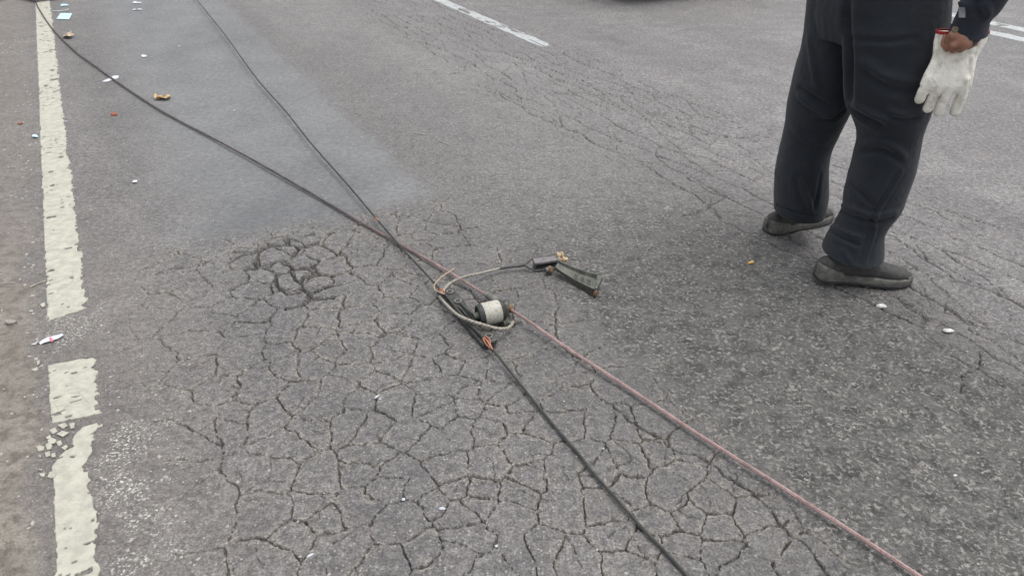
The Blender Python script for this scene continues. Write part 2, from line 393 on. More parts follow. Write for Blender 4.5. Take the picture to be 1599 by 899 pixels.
# ================================================================== the ground
# cell centres of the crazed asphalt, read off the photograph (origin x, origin y, scale, list, limits)
CELLS = [
 (220, 340, 4.4417, [(260,335),(220,425),(540,320),(700,290),(600,430),(360,510),(190,590),(470,560),(770,490),(930,260),(1040,212),(1190,150),(1210,228),(1100,300),(960,340),(1130,390),(1000,440),(1330,330),(1240,440),(1020,565),(1380,160),(1500,170),(1430,430),(1310,580),(350,690),(610,620),(500,720),(130,660),(780,680),(1020,690),(1280,680),(1530,570),(1290,515),(850,400)], (0, 0, 562, 505)),
 (500, 320, 4.4417, [(640,140),(690,232),(430,150),(820,150),(700,320),(860,260),(900,330),(290,240),(320,360),(500,380),(340,470),(560,560),(300,640),(700,450),(640,500),(500,700),(720,760),(300,760),(480,790),(330,850),(760,590),(1000,380),(980,440),(700,860),(930,640),(1130,560),(1300,520),(1290,640),(1420,650)], (560, 0, 1600, 515)),
 (220, 500, 4.4417, [(400,150),(730,150),(950,105),(965,195),(1170,120),(690,290),(350,350),(1000,320),(1170,290),(1320,190),(1500,140),(820,370),(560,465),(830,470),(1110,540),(1400,490),(1250,620),(880,640),(650,650),(1450,720),(1180,770),(400,700),(500,830),(730,820),(260,790),(480,830),(740,60),(1500,240)], (0, 500, 555, 680)),
 (540, 500, 4.4417, [(110,120),(310,30),(550,30),(390,160),(600,170),(270,230),(110,240),(340,330),(540,350),(760,110),(830,190),(720,310),(870,340),(1050,340),(90,370),(220,430),(110,540),(340,560),(600,460),(770,440),(870,500),(980,490),(1100,540),(650,650),(860,600),(570,560),(160,740),(400,780),(1000,750),(780,760),(1060,650),(1220,600),(1230,700),(1350,730),(1260,850),(1450,850),(550,840),(1170,160),(1290,300),(1420,340),(1330,450),(1480,560),(1560,700)], (555, 505, 1600, 690)),
 (400, 600, 3.0075, [(100,420),(300,430),(490,400),(650,400),(880,400),(760,480),(930,490),(1070,490),(1240,510),(1310,430),(1430,420),(60,600),(250,560),(460,560),(620,470),(320,620),(680,640),(850,540),(960,600),(1040,560),(1180,630),(1440,570),(370,760),(200,690),(60,800),(780,790),(990,720),(930,810),(620,850),(1080,860),(1200,800),(1350,780),(1540,690),(1500,820),(180,280),(820,900),(530,330),(1110,385),(1280,300)], (0, 690, 900, 1000)),
 (800, 600, 3.0075, [(330,350),(100,420),(250,430),(60,500),(220,560),(420,390),(560,340),(700,310),(800,420),(740,510),(560,480),(480,470),(440,560),(500,690),(700,640),(820,600),(930,520),(1050,440),(1130,620),(960,650),(780,740),(620,740),(550,830),(760,830),(970,780),(1080,850),(1200,720),(1330,820),(520,190),(400,180),(280,120),(650,180),(800,300),(340,800)], (895, 0, 1600, 1000)),
]
DARK = [  # wide black cracks below the repair (zoom origin 220, 340)
 [(600,310),(690,265),(800,235),(890,190),(1015,185),(1100,205),(1160,185),(1225,170)], [(640,225),(740,235),(830,230),(890,190)],
 [(890,190),(1015,185),(1022,148)], [(1100,205),(1030,285),(940,300),(870,340)], [(990,300),(1050,360),(1170,345),(1200,310)],
 [(930,390),(1050,372),(1060,430),(1100,440),(1110,480),(1170,520)], [(930,390),(940,470),(1000,520),(1090,510)],
 [(1110,440),(1130,405),(1220,385),(1340,395)], [(1170,350),(1220,385)], [(1170,520),(1270,480),(1380,465)], [(1170,520),(1180,550),(1110,600),(1000,630)],
 [(1180,550),(1250,548),(1330,545)], [(810,240),(790,300),(800,345),(730,342)], [(1140,130),(1195,115)], [(1300,110),(1330,100)]]
LONG = [
 [(947,627),(966,640),(983,656),(999,666),(1033,680),(1056,706),(1089,710),(1119,726),(1136,743),(1176,763),(1192,783),(1212,806),(1229,829),(1249,843),(1269,866),(1292,893),(1330,930)],
 [(1398,460),(1417,480),(1437,490),(1452,498)], [(1475,473),(1477,487),(1507,500),(1520,520),(1554,537),(1572,549),(1599,568),(1640,600)],
 [(1530,550),(1529,573),(1500,587),(1498,610)], [(1376,362),(1420,368),(1450,405),(1475,415),(1505,435),(1560,458),(1620,490)],
 [(620,338),(650,340),(668,346),(690,349),(715,353),(728,362)],
 [(745,130),(760,142),(780,145),(786,152),(815,165),(830,180),(850,183)], [(860,184),(868,193),(878,198),(900,208)],
 [(700,118),(720,112),(735,104)],[(785,80),(820,98),(870,125),(915,140),(960,160),(985,180),(1040,196),(1090,210),(1150,215)],
 [(905,130),(960,150),(1020,178),(1095,208),(1160,215)],[(1060,265),(1095,285),(1133,305),(1105,325),(1065,338)],
 [(240,432),(247,424),(262,420),(282,418),(300,414),(318,411),(335,403)]]
def to_uw(pts):
    P = np.array([at(*p)[:2] for p in pts]); return np.stack([CY * P[:, 0] + SY * P[:, 1], -SY * P[:, 0] + CY * P[:, 1]], 1)
BLK = to_uw([(462, 424)])[0]
seedsA = []
for ox, oy, k, lst, (x0, y0, x1, y1) in CELLS:
    for (x, y) in lst:
        px, py = ox + x / k, oy + y / k
        if x0 <= px < x1 and y0 <= py < y1: seedsA.append((px, py))
seedsA = list(to_uw(seedsA)); keep = []
for s_ in seedsA:
    if all(np.hypot(*(s_ - q)) > .045 for q in keep): keep.append(s_)
hand = np.array(keep)
for u0 in np.arange(-.35, 1.5, .15):
    for w0 in np.arange(-1.2, 3.2, .15):
        p = np.array([u0 + random.uniform(-.06, .06), w0 + random.uniform(-.06, .06)])
        if np.min(np.hypot(*(hand - p).T)) > .135: keep.append(p)
SA = np.array(keep)
SB = []
w0 = -1.2
while w0 < 10:
    k = 1.0 if w0 > 2.2 else 1.35
    for u0 in np.arange(1.95, 3.5, .085 * k): SB.append((u0 + random.uniform(-.036, .036) * k, w0 + random.uniform(-.16, .16) * k))
    w0 += .32 * k
SB = np.array(SB)
SH = np.array([(a + random.uniform(-.034, .034), b + random.uniform(-.034, .034)) for a in np.arange(-.2, 3.4, .075) for b in np.arange(-.6, 3.6, .075)])
def two_nearest(P, S, aniso=1.0):
    P = (P * [1, aniso]).astype(np.float32); S = (S * [1, aniso]).astype(np.float32); n = len(P)
    i1 = np.zeros(n, np.int32); i2 = np.zeros(n, np.int32); d = np.full(n, 9, np.float32)
    ku, kw = np.floor(P[:, 0] / .45).astype(int), np.floor(P[:, 1] / .45).astype(int); key = (ku + 50) * 1000 + kw + 50
    order = np.argsort(key, kind='stable'); cuts = np.flatnonzero(np.diff(key[order])) + 1
    for g in np.split(order, cuts):
        if not len(g): continue
        u0, w0 = ku[g[0]] * .45, kw[g[0]] * .45
        ids = np.flatnonzero((S[:, 0] > u0 - .32) & (S[:, 0] < u0 + .77) & (S[:, 1] > w0 - .32) & (S[:, 1] < w0 + .77))
        if len(ids) < 2: continue
        T_ = S[ids]; s2 = (T_ ** 2).sum(1)
        for a in range(0, len(g), 20000):
            q = g[a:a + 20000]; D = s2[None] - 2 * P[q] @ T_.T
            jj = np.argpartition(D, 1, axis=1)[:, :2]; dd = np.take_along_axis(D, jj, 1); o = np.argsort(dd, 1)
            jj = np.take_along_axis(jj, o, 1); dd = np.take_along_axis(dd, o, 1)
            i1[q] = ids[jj[:, 0]]; i2[q] = ids[jj[:, 1]]
            d[q] = (dd[:, 1] - dd[:, 0]) / (2 * np.sqrt(((T_[jj[:, 0]] - T_[jj[:, 1]]) ** 2).sum(1)) + 1e-6)
    return i1, i2, d
def edge_hash(a, b, s):
    lo, hi = np.minimum(a, b), np.maximum(a, b); return _h(lo, hi, s)
def poly_dist(P, lines):
    d = np.full(len(P), 9.0); 
    for L in lines:
        for a, b in zip(L[:-1], L[1:]):
            ab = b - a; t = np.clip(((P - a) @ ab) / (ab @ ab), 0, 1)
            d = np.minimum(d, np.hypot(*(P - a - t[:, None] * ab).T))
    return d
def smoothroad(u, w):
    """gentle unevenness of the whole carriageway and shoulder"""
    z = fbm(u * 1.3, w * 1.3, 3, 3) * .006 + fbm(u * 7, w * 7, 5, 3) * .0014
    return z
def surface(x, y, fine):
    n = len(x); u, w = CY * x + SY * y, -SY * x + CY * y
    z = smoothroad(u, w)
    e1 = fbm(u * 4, w * 4, 21, 4); e2 = fbm(u * 16, w * 16, 22, 3); e3 = fbm(u * 45, w * 45, 23, 2)
    e4 = fbm(u * 130, w * 130, 24, 2)
    dirt = 1 - ss(-.46, -.33, u + .07 * e1 + .02 * e2)
    far = ss(2.2, 4.2, w); dirt = dirt * (1 - .55 * far)
    dirt = np.maximum(dirt, .30 * (1 - ss(-.3, .28, u + .12 * e1)) * (1 - .7 * far))
    patch = (1 - ss(1.13, 1.19, u + .04 * e1 + .05 * e2 + .03 * e3)) * ss(2.80, 2.96, w + .10 * e1 + .06 * e2 + .03 * e3 + .06 * (u - .5)) * ss(-.05, .40, u + .08 * e1)
    allig = ss(-.14, .10, u + .08 * e1) * (1 - ss(1.13, 1.22, u + .05 * e1)) * (1 - ss(2.74, 2.90, w + .05 * e1 + .09 * (u - .5)))
    coarse = ss(1.08, 1.30, u + .08 * e1 + .03 * e2) * (1 - ss(2.02, 2.42, u + .16 * e1))
    coarse = coarse * (.42 + .58 * (1 - ss(1.5, 3.0, w)))
    coarse = np.maximum(coarse, .22 * ss(.55, 1.15, u) * allig)
    stain = patch * (1 - ss(2.85, 3.35, w + .25 * e1)) * ss(.15, .4, u) * (1 - ss(.75, 1.0, u + .2 * e1)) + .5 * patch * ss(.15, .5, fbm(u * 2.2, w * .9, 71, 4))
    z2 = ss(2.02, 2.22, u + .08 * e1) * (1 - ss(2.85, 3.25, u + .14 * e1))
    crack = np.zeros(n); sand = np.zeros(n); cell = np.full(n, -1, np.int32)
    wu, ww = u + .016 * e2 + .007 * e3 + .018 * e1, w + .016 * fbm(u * 16, w * 16, 28, 3) + .007 * fbm(u * 45, w * 45, 29, 2) + .018 * fbm(u * 4, w * 4, 31, 3)
    depth = np.zeros(n)
    for S, mask, aniso, hs_, base, wid, zoff in ((SA, allig, 1.0, 1, 0, .00078, .0013), (SB, z2, .30, 2, 100000, .00185, .0008)):
        sel = np.where((mask > .02) & fine)[0]
        P = np.stack([wu[sel], ww[sel]], 1); a, b, d = two_nearest(P, S, aniso)
        h = edge_hash(a, b, hs_); gap = .06 if base == 0 else .20
        st = np.where(h > gap, .35 + .65 * (h - gap) / (1 - gap), 0.0) * ss(.02, .6, mask[sel])
        blk = np.exp(-((u[sel] - BLK[0]) / .20) ** 2 - ((w[sel] - BLK[1]) / .22) ** 2) if base == 0 else 0.0
        if base == 0: st = np.maximum(.42 * (st > 0) + .58 * st, blk * .9 * (st > 0))
        if base:
            dv = np.abs(S[a] - S[b]); st = 1.25 * st * (.26 + .74 * (dv[:, 0] / (np.hypot(dv[:, 0], dv[:, 1] * .5) + 1e-6)) ** 1.5)
        if base == 0: st = st * (.75 + .25 * ss(.05, .5, u[sel]))
        d = np.maximum(0, d + .0042 * e4[sel] + .0020 * e3[sel] - .0006)
        hw = wid * (.62 + .55 * st + 2.6 * blk) * np.clip(1 + 1.3 * e2[sel] + .9 * e3[sel] + .5 * e1[sel], .25, 3)
        k = (1 - ss(hw * .7, hw * 1.7, d)) * (st > .03) * np.clip(st * 1.6, 0, 1)
        k = k * (ss(-.85, -.15, e1[sel] * .6 + e2[sel] * 1.1 + st) if base == 0 else ss(-.9, -.3, e1[sel] * .5 + e2[sel] * .8 + st))
        crack[sel] = np.maximum(crack[sel], k)
        depth[sel] = np.maximum(depth[sel], k * (.0040 + .0045 * st + .009 * blk))
        sand[sel] = np.maximum(sand[sel], (np.exp(-(d / .016) ** 2) + .8 * np.exp(-(d / .006) ** 2)) * ss(-.1, .35, e1[sel] + .6 * e2[sel] + .1) * np.clip(st * 1.3, 0, 1) * (1 if base == 0 else .35))
        z[sel] -= .0014 * np.exp(-(d / .008) ** 2) * (st > .03) * (.7 + 1.3 * e2[sel] + .8 * e3[sel]) * mask[sel]
        # merge plates across hair-thin joints
        root = np.arange(len(S))
        def fnd(i):
            while root[i] != i: i = root[i]
            return i
        pairs = np.unique(np.stack([np.minimum(a, b), np.maximum(a, b)], 1)[h <= gap], axis=0)
        for p, q in pairs:
            rp, rq = fnd(p), fnd(q)
            if rp != rq and base == 0: root[rp] = rq
        rt = np.array([fnd(i) for i in range(len(S))])
        c_ = rt[a]
        z[sel] += (_h(c_, c_ * 3 + 1, 5) - .5) * 2 * zoff * mask[sel]
        good = mask[sel] > .4
        cell[sel[good]] = base + c_[good]
    # hair cracks inside the plates
    sel = np.where((np.maximum(allig, .8 * z2) > .05) & fine)[0]
    for S_, gp, hs2 in ((SH, .60, 7),):
        a, b, d = two_nearest(np.stack([wu[sel] + .006 * e3[sel], ww[sel] + .006 * e2[sel]], 1), S_)
        h = edge_hash(a, b, hs2); st = np.where(h > gp, (h - gp) / (1 - gp), 0) * np.maximum(allig, .8 * z2)[sel] * ss(-.3, .5, e1[sel] + .5 * e2[sel])
        d = np.maximum(0, d + .0028 * e4[sel]); hw = .0011 * np.clip(1 + e2[sel] + .9 * e3[sel], .2, 3)
        k = (1 - ss(hw * .6, hw * 1.8, d)) * np.clip(st * 2.2, 0, .9)
        crack[sel] = np.maximum(crack[sel], k * .9); depth[sel] = np.maximum(depth[sel], k * .004)
        z[sel] -= .0006 * np.exp(-(d / .006) ** 2) * np.clip(st * 2, 0, 1)
    # traced cracks
    for lines, hw0, dp in (([to_uw([(220 + x / 4.4417, 340 + y / 4.4417) for x, y in L]) for L in DARK], .0060, .018), ([to_uw(L) for L in LONG], .0021, .009)):
        allp = np.concatenate(lines); lo, hi = allp.min(0) - .05, allp.max(0) + .05
        sel = np.where(fine & (u > lo[0]) & (u < hi[0]) & (w > lo[1]) & (w < hi[1]))[0]
        P = np.stack([u[sel] + .013 * e2[sel] + .006 * e3[sel], w[sel] + .013 * fbm(u[sel] * 16, w[sel] * 16, 37, 3)], 1)
        d = np.maximum(0, poly_dist(P, lines) + .0030 * e4[sel]); hw = hw0 * np.clip(1 + 1.1 * e2[sel] + .8 * e3[sel], .25, 3)
        k = 1 - ss(hw * .5, hw * 1.5, d)
        crack[sel] = np.maximum(crack[sel], k); depth[sel] = np.maximum(depth[sel], k * dp)
        z[sel] -= .003 * np.exp(-(d / .018) ** 2)
    z -= depth
    # lumpy bare aggregate and loose earth
    z += coarse * fine * (fbm(u * 60, w * 60, 41, 3) * .0052 + fbm(u * 22, w * 22, 42, 3) * .003) + allig * fine * (fbm(u * 50, w * 50, 44, 2) * .0010)
    z += dirt * (fbm(u * 14, w * 14, 43, 4) * .006 + .003)
    chalk = (ss(-.30, -.22, u) * (1 - ss(-.20, .06, u)) * ss(.10, .55, e1 * .9 + e2 * .7 + .12) * (1 - ss(1.8, 2.1, w)))
    chalk = np.maximum(chalk, .8 * (np.abs(u + .27) < .09) * ss(2.30, 2.40, w) * (1 - ss(2.55, 2.75, w)) * ss(-.1, .4, e2 + .2))
    pale = np.maximum(ss(2.0, 3.0, u + .2 * e1), ss(1.0, 1.6, u) * ss(1.6, 3.0, w))
    return z, dict(tone=np.clip(.5 + .55 * fbm(u * 3.5, w * .45, 73, 4) + .3 * fbm(u * 2, w * 2, 74, 3), 0, 1), stain=np.clip(stain, 0, 1), pale=pale, crack=crack, sand=np.clip(sand, 0, 1), coarse=coarse, patch=patch, dirt=dirt, chalk=np.clip(chalk, 0, 1)), u, w, cell

def build_ground():
    # one sheet, finest where the camera stands close to it, coarse out to the horizon
    th = np.concatenate([np.radians([-180, -165, -150, -135, -120, -105, -90, -80, -70, -64, -60]), np.arange(R(-58), R(-48.6), .0032),
                         np.arange(R(-48.5), R(48.5), .00128), np.arange(R(48.6), R(58), .0032), np.radians([60, 64, 70, 80, 90, 105, 120, 135, 150, 165])])
    ph = np.arange(math.atan(.93 / H), math.atan(9.3 / H), .00112)
    r = np.concatenate([[.01, .2, .35, .5], H * np.tan(np.arange(math.atan(.6 / H), math.atan(.925 / H), .0028)), H * np.tan(ph), [9.8, 10.8, 12, 14, 17, 21, 27, 36, 50, 75, 120, 200, 350, 600]])
    nr, nt = len(r), len(th)
    RR, TT = np.meshgrid(r, th, indexing='ij'); x = (RR * np.sin(TT)).ravel(); y = (RR * np.cos(TT)).ravel()
    fine = ((np.abs(TT) < R(58)) & (RR > .599) & (RR < 9.35)).ravel()
    z, A, u, w, cell = surface(x, y, fine)
    V = np.stack([x, y, z], 1)
    i = np.arange(nr - 1)[:, None] * nt; j = np.arange(nt)[None]; j2 = (j + 1) % nt
    Q = np.stack([i + j, i + j2, i + nt + j2, i + nt + j], 2).reshape(-1, 4)
    Q = Q[:, ::-1]
    fc = cell[Q]; same = np.all(fc >= 0, axis=1); lab = np.where(same, fc[:, 0], -1)
    um = u[Q].mean(1); lab = np.where((lab < 0) & (um < -.46), -2, lab)
    ids, cnt = np.unique(lab[lab >= 0], return_counts=True)
    o = np.argsort(-cnt)[:300]; big = [k for k, c in zip(ids[o], cnt[o]) if c >= 90]
    lab = np.where(np.isin(lab, big) | (lab == -2), lab, -1)
    order = np.argsort(lab, kind='stable'); sl = lab[order]; cuts = np.flatnonzero(np.diff(sl)) + 1
    road = None; parts = []
    for g in np.split(order, cuts):
        k = lab[g[0]]; q = Q[g]; vid, inv = np.unique(q, return_inverse=True); inv = inv.reshape(q.shape)
        nm = 'road' if k == -1 else 'road_shoulder' if k == -2 else 'asphalt_plate'
        me = npmesh(nm, V[vid], inv, {a: b[vid] for a, b in A.items()})
        ob = link(nm, me, M['ground'])
        if k == -1: road = tag(ob, 'grey worn asphalt road with crazed wheel tracks', kind='structure')
        elif k == -2: tag(ob, 'brown dusty road shoulder left of the cream edge line', kind='structure')
        else: parts.append(ob)
    for p in parts: p.parent = road
    return road
road = build_ground()
def zroad(x, y):
    a = np.array([x], float); b = np.array([y], float); u, w = CY * a + SY * b, -SY * a + CY * b
    z = smoothroad(u, w)[0]
    return float(z)
def on(px, py, dz=0.0):
    p = at(px, py, 0); p = at(px, py, zroad(p.x, p.y) + dz); return p

# ------------------------------------------------------------------ painted lines: worn sheets of thermoplastic
def marking(name, label, u0, u1, w0, w1, step, keepfn, mat, lift=.0035):
    us = np.arange(u0 - .03, u1 + .03, step); ws = np.arange(w0, w1, step * 1.2)
    U, W = np.meshgrid(us, ws, indexing='ij'); uf, wf = U.ravel(), W.ravel()
    x, y = CY * uf - SY * wf, SY * uf + CY * wf
    keep = keepfn(uf, wf)
    z = smoothroad(uf, wf) + lift + .0006 * fbm(uf * 30, wf * 30, 77, 2)
    nw = len(ws); i = np.arange(len(us) - 1)[:, None] * nw; j = np.arange(nw - 1)[None]
    Q = np.stack([i + j, i + nw + j, i + nw + j + 1, i + j + 1], 2).reshape(-1, 4)
    Q = Q[np.all(keep[Q] > .5, axis=1)]
    vid, inv = np.unique(Q, return_inverse=True); inv = inv.reshape(Q.shape)
    V = np.stack([x, y, z], 1)[vid]
    # skirts: give the sheet its thickness
    E = np.concatenate([inv[:, [0, 1]], inv[:, [1, 2]], inv[:, [2, 3]], inv[:, [3, 0]]]); key = np.sort(E, 1)
    _, first, c = np.unique(key[:, 0] * (len(V) + 1) + key[:, 1], return_index=True, return_counts=True)
    B = E[first[c == 1]]; bv, bi = np.unique(B, return_inverse=True); bi = bi.reshape(B.shape) + len(V)
    V2 = V[bv].copy(); V2[:, 2] -= lift + .004
    sk = np.stack([B[:, 1], B[:, 0], bi[:, 0], bi[:, 1]], 1)
    me = npmesh(name, np.concatenate([V, V2]), np.concatenate([inv, sk]))
    return tag(link(name, me, mat), label, kind='structure')
def edge_keep(w0, w1, broken=None):
    def f(u, w):
        e = fbm(u * 30, w * 30, 51, 3); g = fbm(u * 9, w * 9, 52, 3); e3 = fbm(u * 90, w * 50, 53, 2)
        right = -.237 + .010 * e + .013 * e3 + .008 * g
        right = np.where(w < 1.9, right - .035 * ss(1.95, 1.75, w) + .02 * g, right)
        k = (u > -.358 + .005 * e + .005 * e3) & (u < right)
        k &= (w < w1 + .03 * g - .25 * (u + .3)) & (w > w0 + .03 * g + .02 * e + .15 * (u + .3))
        k &= ~(fbm(u * 22, w * 22, 57, 3) > .46)
        k &= ~((fbm(u * 35, w * 95, 58, 3) > .47) & (fbm(u * 4, w * 3, 59, 3) > .02))
        if broken: k &= ~((w > 1.80 + .02 * g) & (w < 1.975 + .02 * g - .1 * (u + .3)) & ((u < -.36 + (w - 1.80) * .62 + .01 * e) | (w > 1.925)))
        return k.astype(float)
    return f
marking('edge_line', 'long cream edge line along the left side of the road', -.36, -.23, 2.52, 12.5, .0042, edge_keep(2.56, 12.4), M['line'])
marking('edge_line', 'short broken piece of cream edge line at the lower left', -.36, -.22, 1.2, 2.35, .0024, edge_keep(1.22, 2.26, (1.90, 2.00)), M['line'])
def dash_keep(u, w):
    e = fbm(u * 40, w * 12, 61, 3); g = fbm(u * 60, w * 4, 62, 3)
    k = (u > 2.885 + .008 * e) & (u < 2.995 + .008 * e) & (w > 4.86 + .05 * g) & ~((g > .16) & (np.abs(u - 2.937) < .033)) & (fbm(u * 25, w * 8, 63, 3) < .45)
    return k.astype(float)
marking('lane_dash', 'worn white lane dash in the middle of the road', 2.88, 3.0, 4.7, 8.2, .006, dash_keep, M['white_line'])
for a, lb in ((6.15, 'nearer'), (6.46, 'farther')):
    marking('centre_line', lb + ' line of the double white line at upper right', a, a + .15, 1.0, 14, .012,
            lambda u, w, a=a: ((u > a + .012 * fbm(u * 30, w * 20, 66, 3)) & (u < a + .15 + .012 * fbm(u * 30, w * 20, 67, 3)) & (fbm(u * 18, w * 12, 68, 3) < .42)).astype(float), M['white_line'])

# ================================================================== the fallen wires
def grooved(t):   # contact wire profile: round with two side grooves near the top
    k = 1.0
    for g in (R(35), R(145)):
        d = abs((t - g + math.pi) % (2 * math.pi) - math.pi); k -= .28 * math.exp(-(d / .22) ** 2)
    return k
def wire(name, pts, r, mat, label, fresh=None):
    P = [at(x, y, z + r + .003) for x, y, z in pts]; path = spline(P, .03)
    path = [p + Vector((.0004 * math.sin(i * 1.3), 0, .0004 * math.sin(i * .7))) for i, p in enumerate(path)]
    m = MB(); tube(m, path, r, 20, grooved); o = m.build(name, mat, sharp=70)
    if fresh:   # how far the tarnish is rubbed off along the wire
        a_ = o.data.attributes.new('fresh', 'FLOAT', 'POINT'); a_.data.foreach_set('value', [fresh(v.co) for v in o.data.vertices])
    return tag(o, label, 'wire')
WA = [(40,-62,.0),(47,-30,.002),(53,-8,.002),(57.5,7.5,.002),(72.5,32.5,.002),(90,54,.003),(120,82.5,.003),(150,104,.003),(175,122.5,.003),(250,172,.004),(345,222.5,.006),(400,252.5,.007),(495,307,.006),(550,339.5,.003),(615,375.5,.001),(700,424,.006),(745,452,.014),(768,466,.020),(797,483,.020),(829,504,.017),(891,547,.012),(973,600,.010),(1066,662,.009),(1166,725.5,.009),(1265,788,.008),(1329,829,.008),(1437,900,.006),(1520,955,.004),(1640,1035,.002)]
WB = [(284,-32,.03),(307.5,0,.03),(350,53,.03),(400,121.5,.028),(445,172.5,.026),(486,224,.024),(540,285,.022),(585,338,.020),(625,384,.018),(660,422,.018),(680,444,.022),(696,460,.024),(718,488,.024),(733,504,.024),(753,525,.022),(767,542,.014),(810,596,.006),(855,652,.003),(900,704,.003),(933,745,.004),(999,819,.003),(1040,862,.002),(1076,901,.002),(1140,968,.002),(1230,1062,.002)]
wire('contact_wire', WA, .0053, M['wireA'], 'long reddish copper wire lying diagonally across the road', lambda c: float(ss(2.95, 2.25, c.y)))
wire('contact_wire', WB, .0044, M['wireB'], 'long black wire with bare copper spots crossing over the reddish wire')

# ------------------------------------------------------------------ wire clamp with insulator
def clamp():
    c0 = on(730, 492, 0); root = empty('wire_clamp', c0)
    tag(root, 'black iron wire clamp with cream insulator joining the two wires', 'wire clamp')
    Z = .031
    bp = [on(702.4, 455.1, Z), on(715, 470, Z), on(749.6, 509.3, Z), on(763.8, 524.4, Z)]
    t = (bp[3] - bp[0]).normalized(); t.z = 0; t.normalize(); n = Vector((-t.y, t.x, 0)); up = Vector((0, 0, 1))   # n to the right of the bar
    # bar with four rounded ears
    mid = (bp[0] + bp[3]) / 2; mid.z = bp[0].z
    half = (bp[3] - bp[0]).length / 2
    out = []
    for k in range(9):
        a = math.pi / 2 + math.pi * k / 8; out.append((-half - .014 + .020 * math.cos(a), .021 * math.sin(a)))
    prof_lo = [(-half, .021)]
    S = [(-half * .55, -.021), (-half * .3, -.016), (half * .3, -.016), (half * .55, -.021)]
    for s_, q in [(-half * .75, -.022)] + S + [(half * .75, -.022)]: out.append((s_, q))
    for k in range(9):
        a = -math.pi / 2 + math.pi * k / 8; out.append((half + .010 + .020 * math.cos(a), .021 * math.sin(a)))
    for s_, q in ((half * .75, .022), (half * .5, .019), (half * .25, .012), (-half * .25, .012), (-half * .5, .019), (-half * .75, .022)): out.append((s_, q))
    m = MB(); prism(m, [mid + t * a - n * b + up * -.003 for a, b in out], up * -.016)
    m.build('clamp_bar', M['iron'], root, bevel=.0025)
    m = MB()   # lower jaw under the wire
    prism(m, [mid + t * a - n * (b * .55 + .020) + up * -.011 for a, b in [(-half * 1.25, -.018), (half * 1.12, -.018), (half * 1.2, 0), (half * 1.12, .022), (-half * 1.25, .022), (-half * 1.36, 0)]], up * -.014)
    m.build('lower_jaw', M['iron'], root, bevel=.003)
    for p in bp:
        q = Vector((p.x, p.y, mid.z)); m = MB()
        lathe(m, q + up * -.004, up, [(0, .0135), (.005, .0135), (.0062, .0125), (.0062, .0085), (.0025, .0078), (.0025, .0001)], 22)
        w_ = m.build('washer', M['iron2'], root)
        m = MB(); lathe(m, q + up * -.0016, up, [(0, .0055), (.0042, .0055), (.005, .0046), (.005, .0001)], 6); m.build('bolt', M['iron'], w_, smooth=False)
    # web carrying the insulator
    ic = at(767, 488, .046); ax = (on(798, 480, .03) - on(748, 491, .03)); ax.z = 0; ax.normalize(); ax = (ax + Vector((0, 0, .03))).normalized()
    s0 = ic - ax * .062
    m = MB(); a0, a1 = bp[1] + t * .004, bp[2] + t * .004
    for p in (a0, a1): p.z = mid.z
    rings = []
    for k in range(7):
        f = k / 6; e = f * f * (3 - 2 * f); c = (a0 + a1) / 2 * (1 - f) + s0 * f; hw = (a1 - a0).length / 2 * (1 - e) + .013 * e; th = .006 * (1 - e) + .013 * e
        rings.append([c + t * hw * math.cos(q) + up * th * math.sin(q) for q in [2 * math.pi * j / 16 for j in range(16)]])
    rings.append([p + ax * .022 for p in rings[-1]])
    m.loft(rings); m.build('web', M['olive'], root)
    # insulator
    m = MB(); lathe(m, ic - ax * .030, ax, [(0, .0355), (.003, .0375), (.054, .0375), (.060, .0355)], 40); ins = m.build('insulator', M['ceramic'], root)
    m = MB(); lathe(m, ic - ax * .0445, ax, [(0, .0155), (.0, .020), (.003, .021), (.003, .025), (-.001, .0265), (-.001, .0335), (.004, .0365), (.0150, .0372), (.0150, .010)], 40); m.build('end_cap', M['rubber'], ins)
    m = MB(); lathe(m, ic + ax * .0295, ax, [(0, .010), (.0, .0372), (.009, .0366), (.013, .033), (.013, .010)], 40); m.build('end_cap', M['rubber'], ins)
    # jaw that grips the reddish wire
    aw0, aw1 = on(758, 459, .027), on(793, 480.5, .027); ta = (aw1 - aw0).normalized()
    m = MB(); pth = [aw0 + ta * ((aw1 - aw0).length * k / 8) for k in range(9)]
    tube(m, pth, lambda f: .0085 + .0055 * math.sin(math.pi * min(1, f * 1.1 + .05)), 14); m.build('wire_jaw', M['iron2'], root)
    e0 = ic + ax * .040
    m = MB(); na = Vector((-ta.y, ta.x, 0))
    arm = spline([aw1 - ta * .018 + up * .002, aw1 - ta * .012 + ax * .004 + up * .020, e0 + up * .012 + ax * .012, e0 + ax * .012 - up * .008, e0 + ax * .016 - up * .026], .006)
    tube(m, arm, .0095, 12); m.build('yoke', M['olive'], root)
    m = MB(); lathe(m, aw1 - ta * .001, ta, [(0, .012), (.002, .0145), (.014, .0145), (.017, .012), (.017, .006)], 6); nut = m.build('nut', M['rust'], root, smooth=False)
    m = MB(); cyl(m, aw1 + ta * .014, aw1 + ta * .026, .0095, .0085, 14); m.build('collar', M['rust'], nut)
    # lug with an eye below the insulator
    lg = on(786, 503, .014); m = MB()
    lathe(m, lg - na * .010, na, [(0, .007), (0, .018), (.003, .0195), (.017, .0195), (.020, .018), (.020, .007), (0, .007)], 20); m.build('lug', M['olive'], root)
    m = MB(); tube(m, spline([e0 + ax * .01 - up * .01, lg + up * .012 - ax * .006, lg + ta * .012 + ax * .018 + up * -.002, lg + ta * .02 + ax * .03 - up * .002], .006), lambda f: .0085 - .002 * f, 10); m.build('hook', M['olive'], root)
    return root
clamp_root = clamp()
def cable(name, pts, r, mat, label, cat, strands=3, pitch=.03, plain=False):
    P = spline([on(x, y, z) for x, y, z in pts], .004); m = MB()
    if plain: tube(m, P, r, 8)
    else: rope(m, P, r, strands, pitch)
    return tag(m.build(name, mat, sharp=80), label, cat)
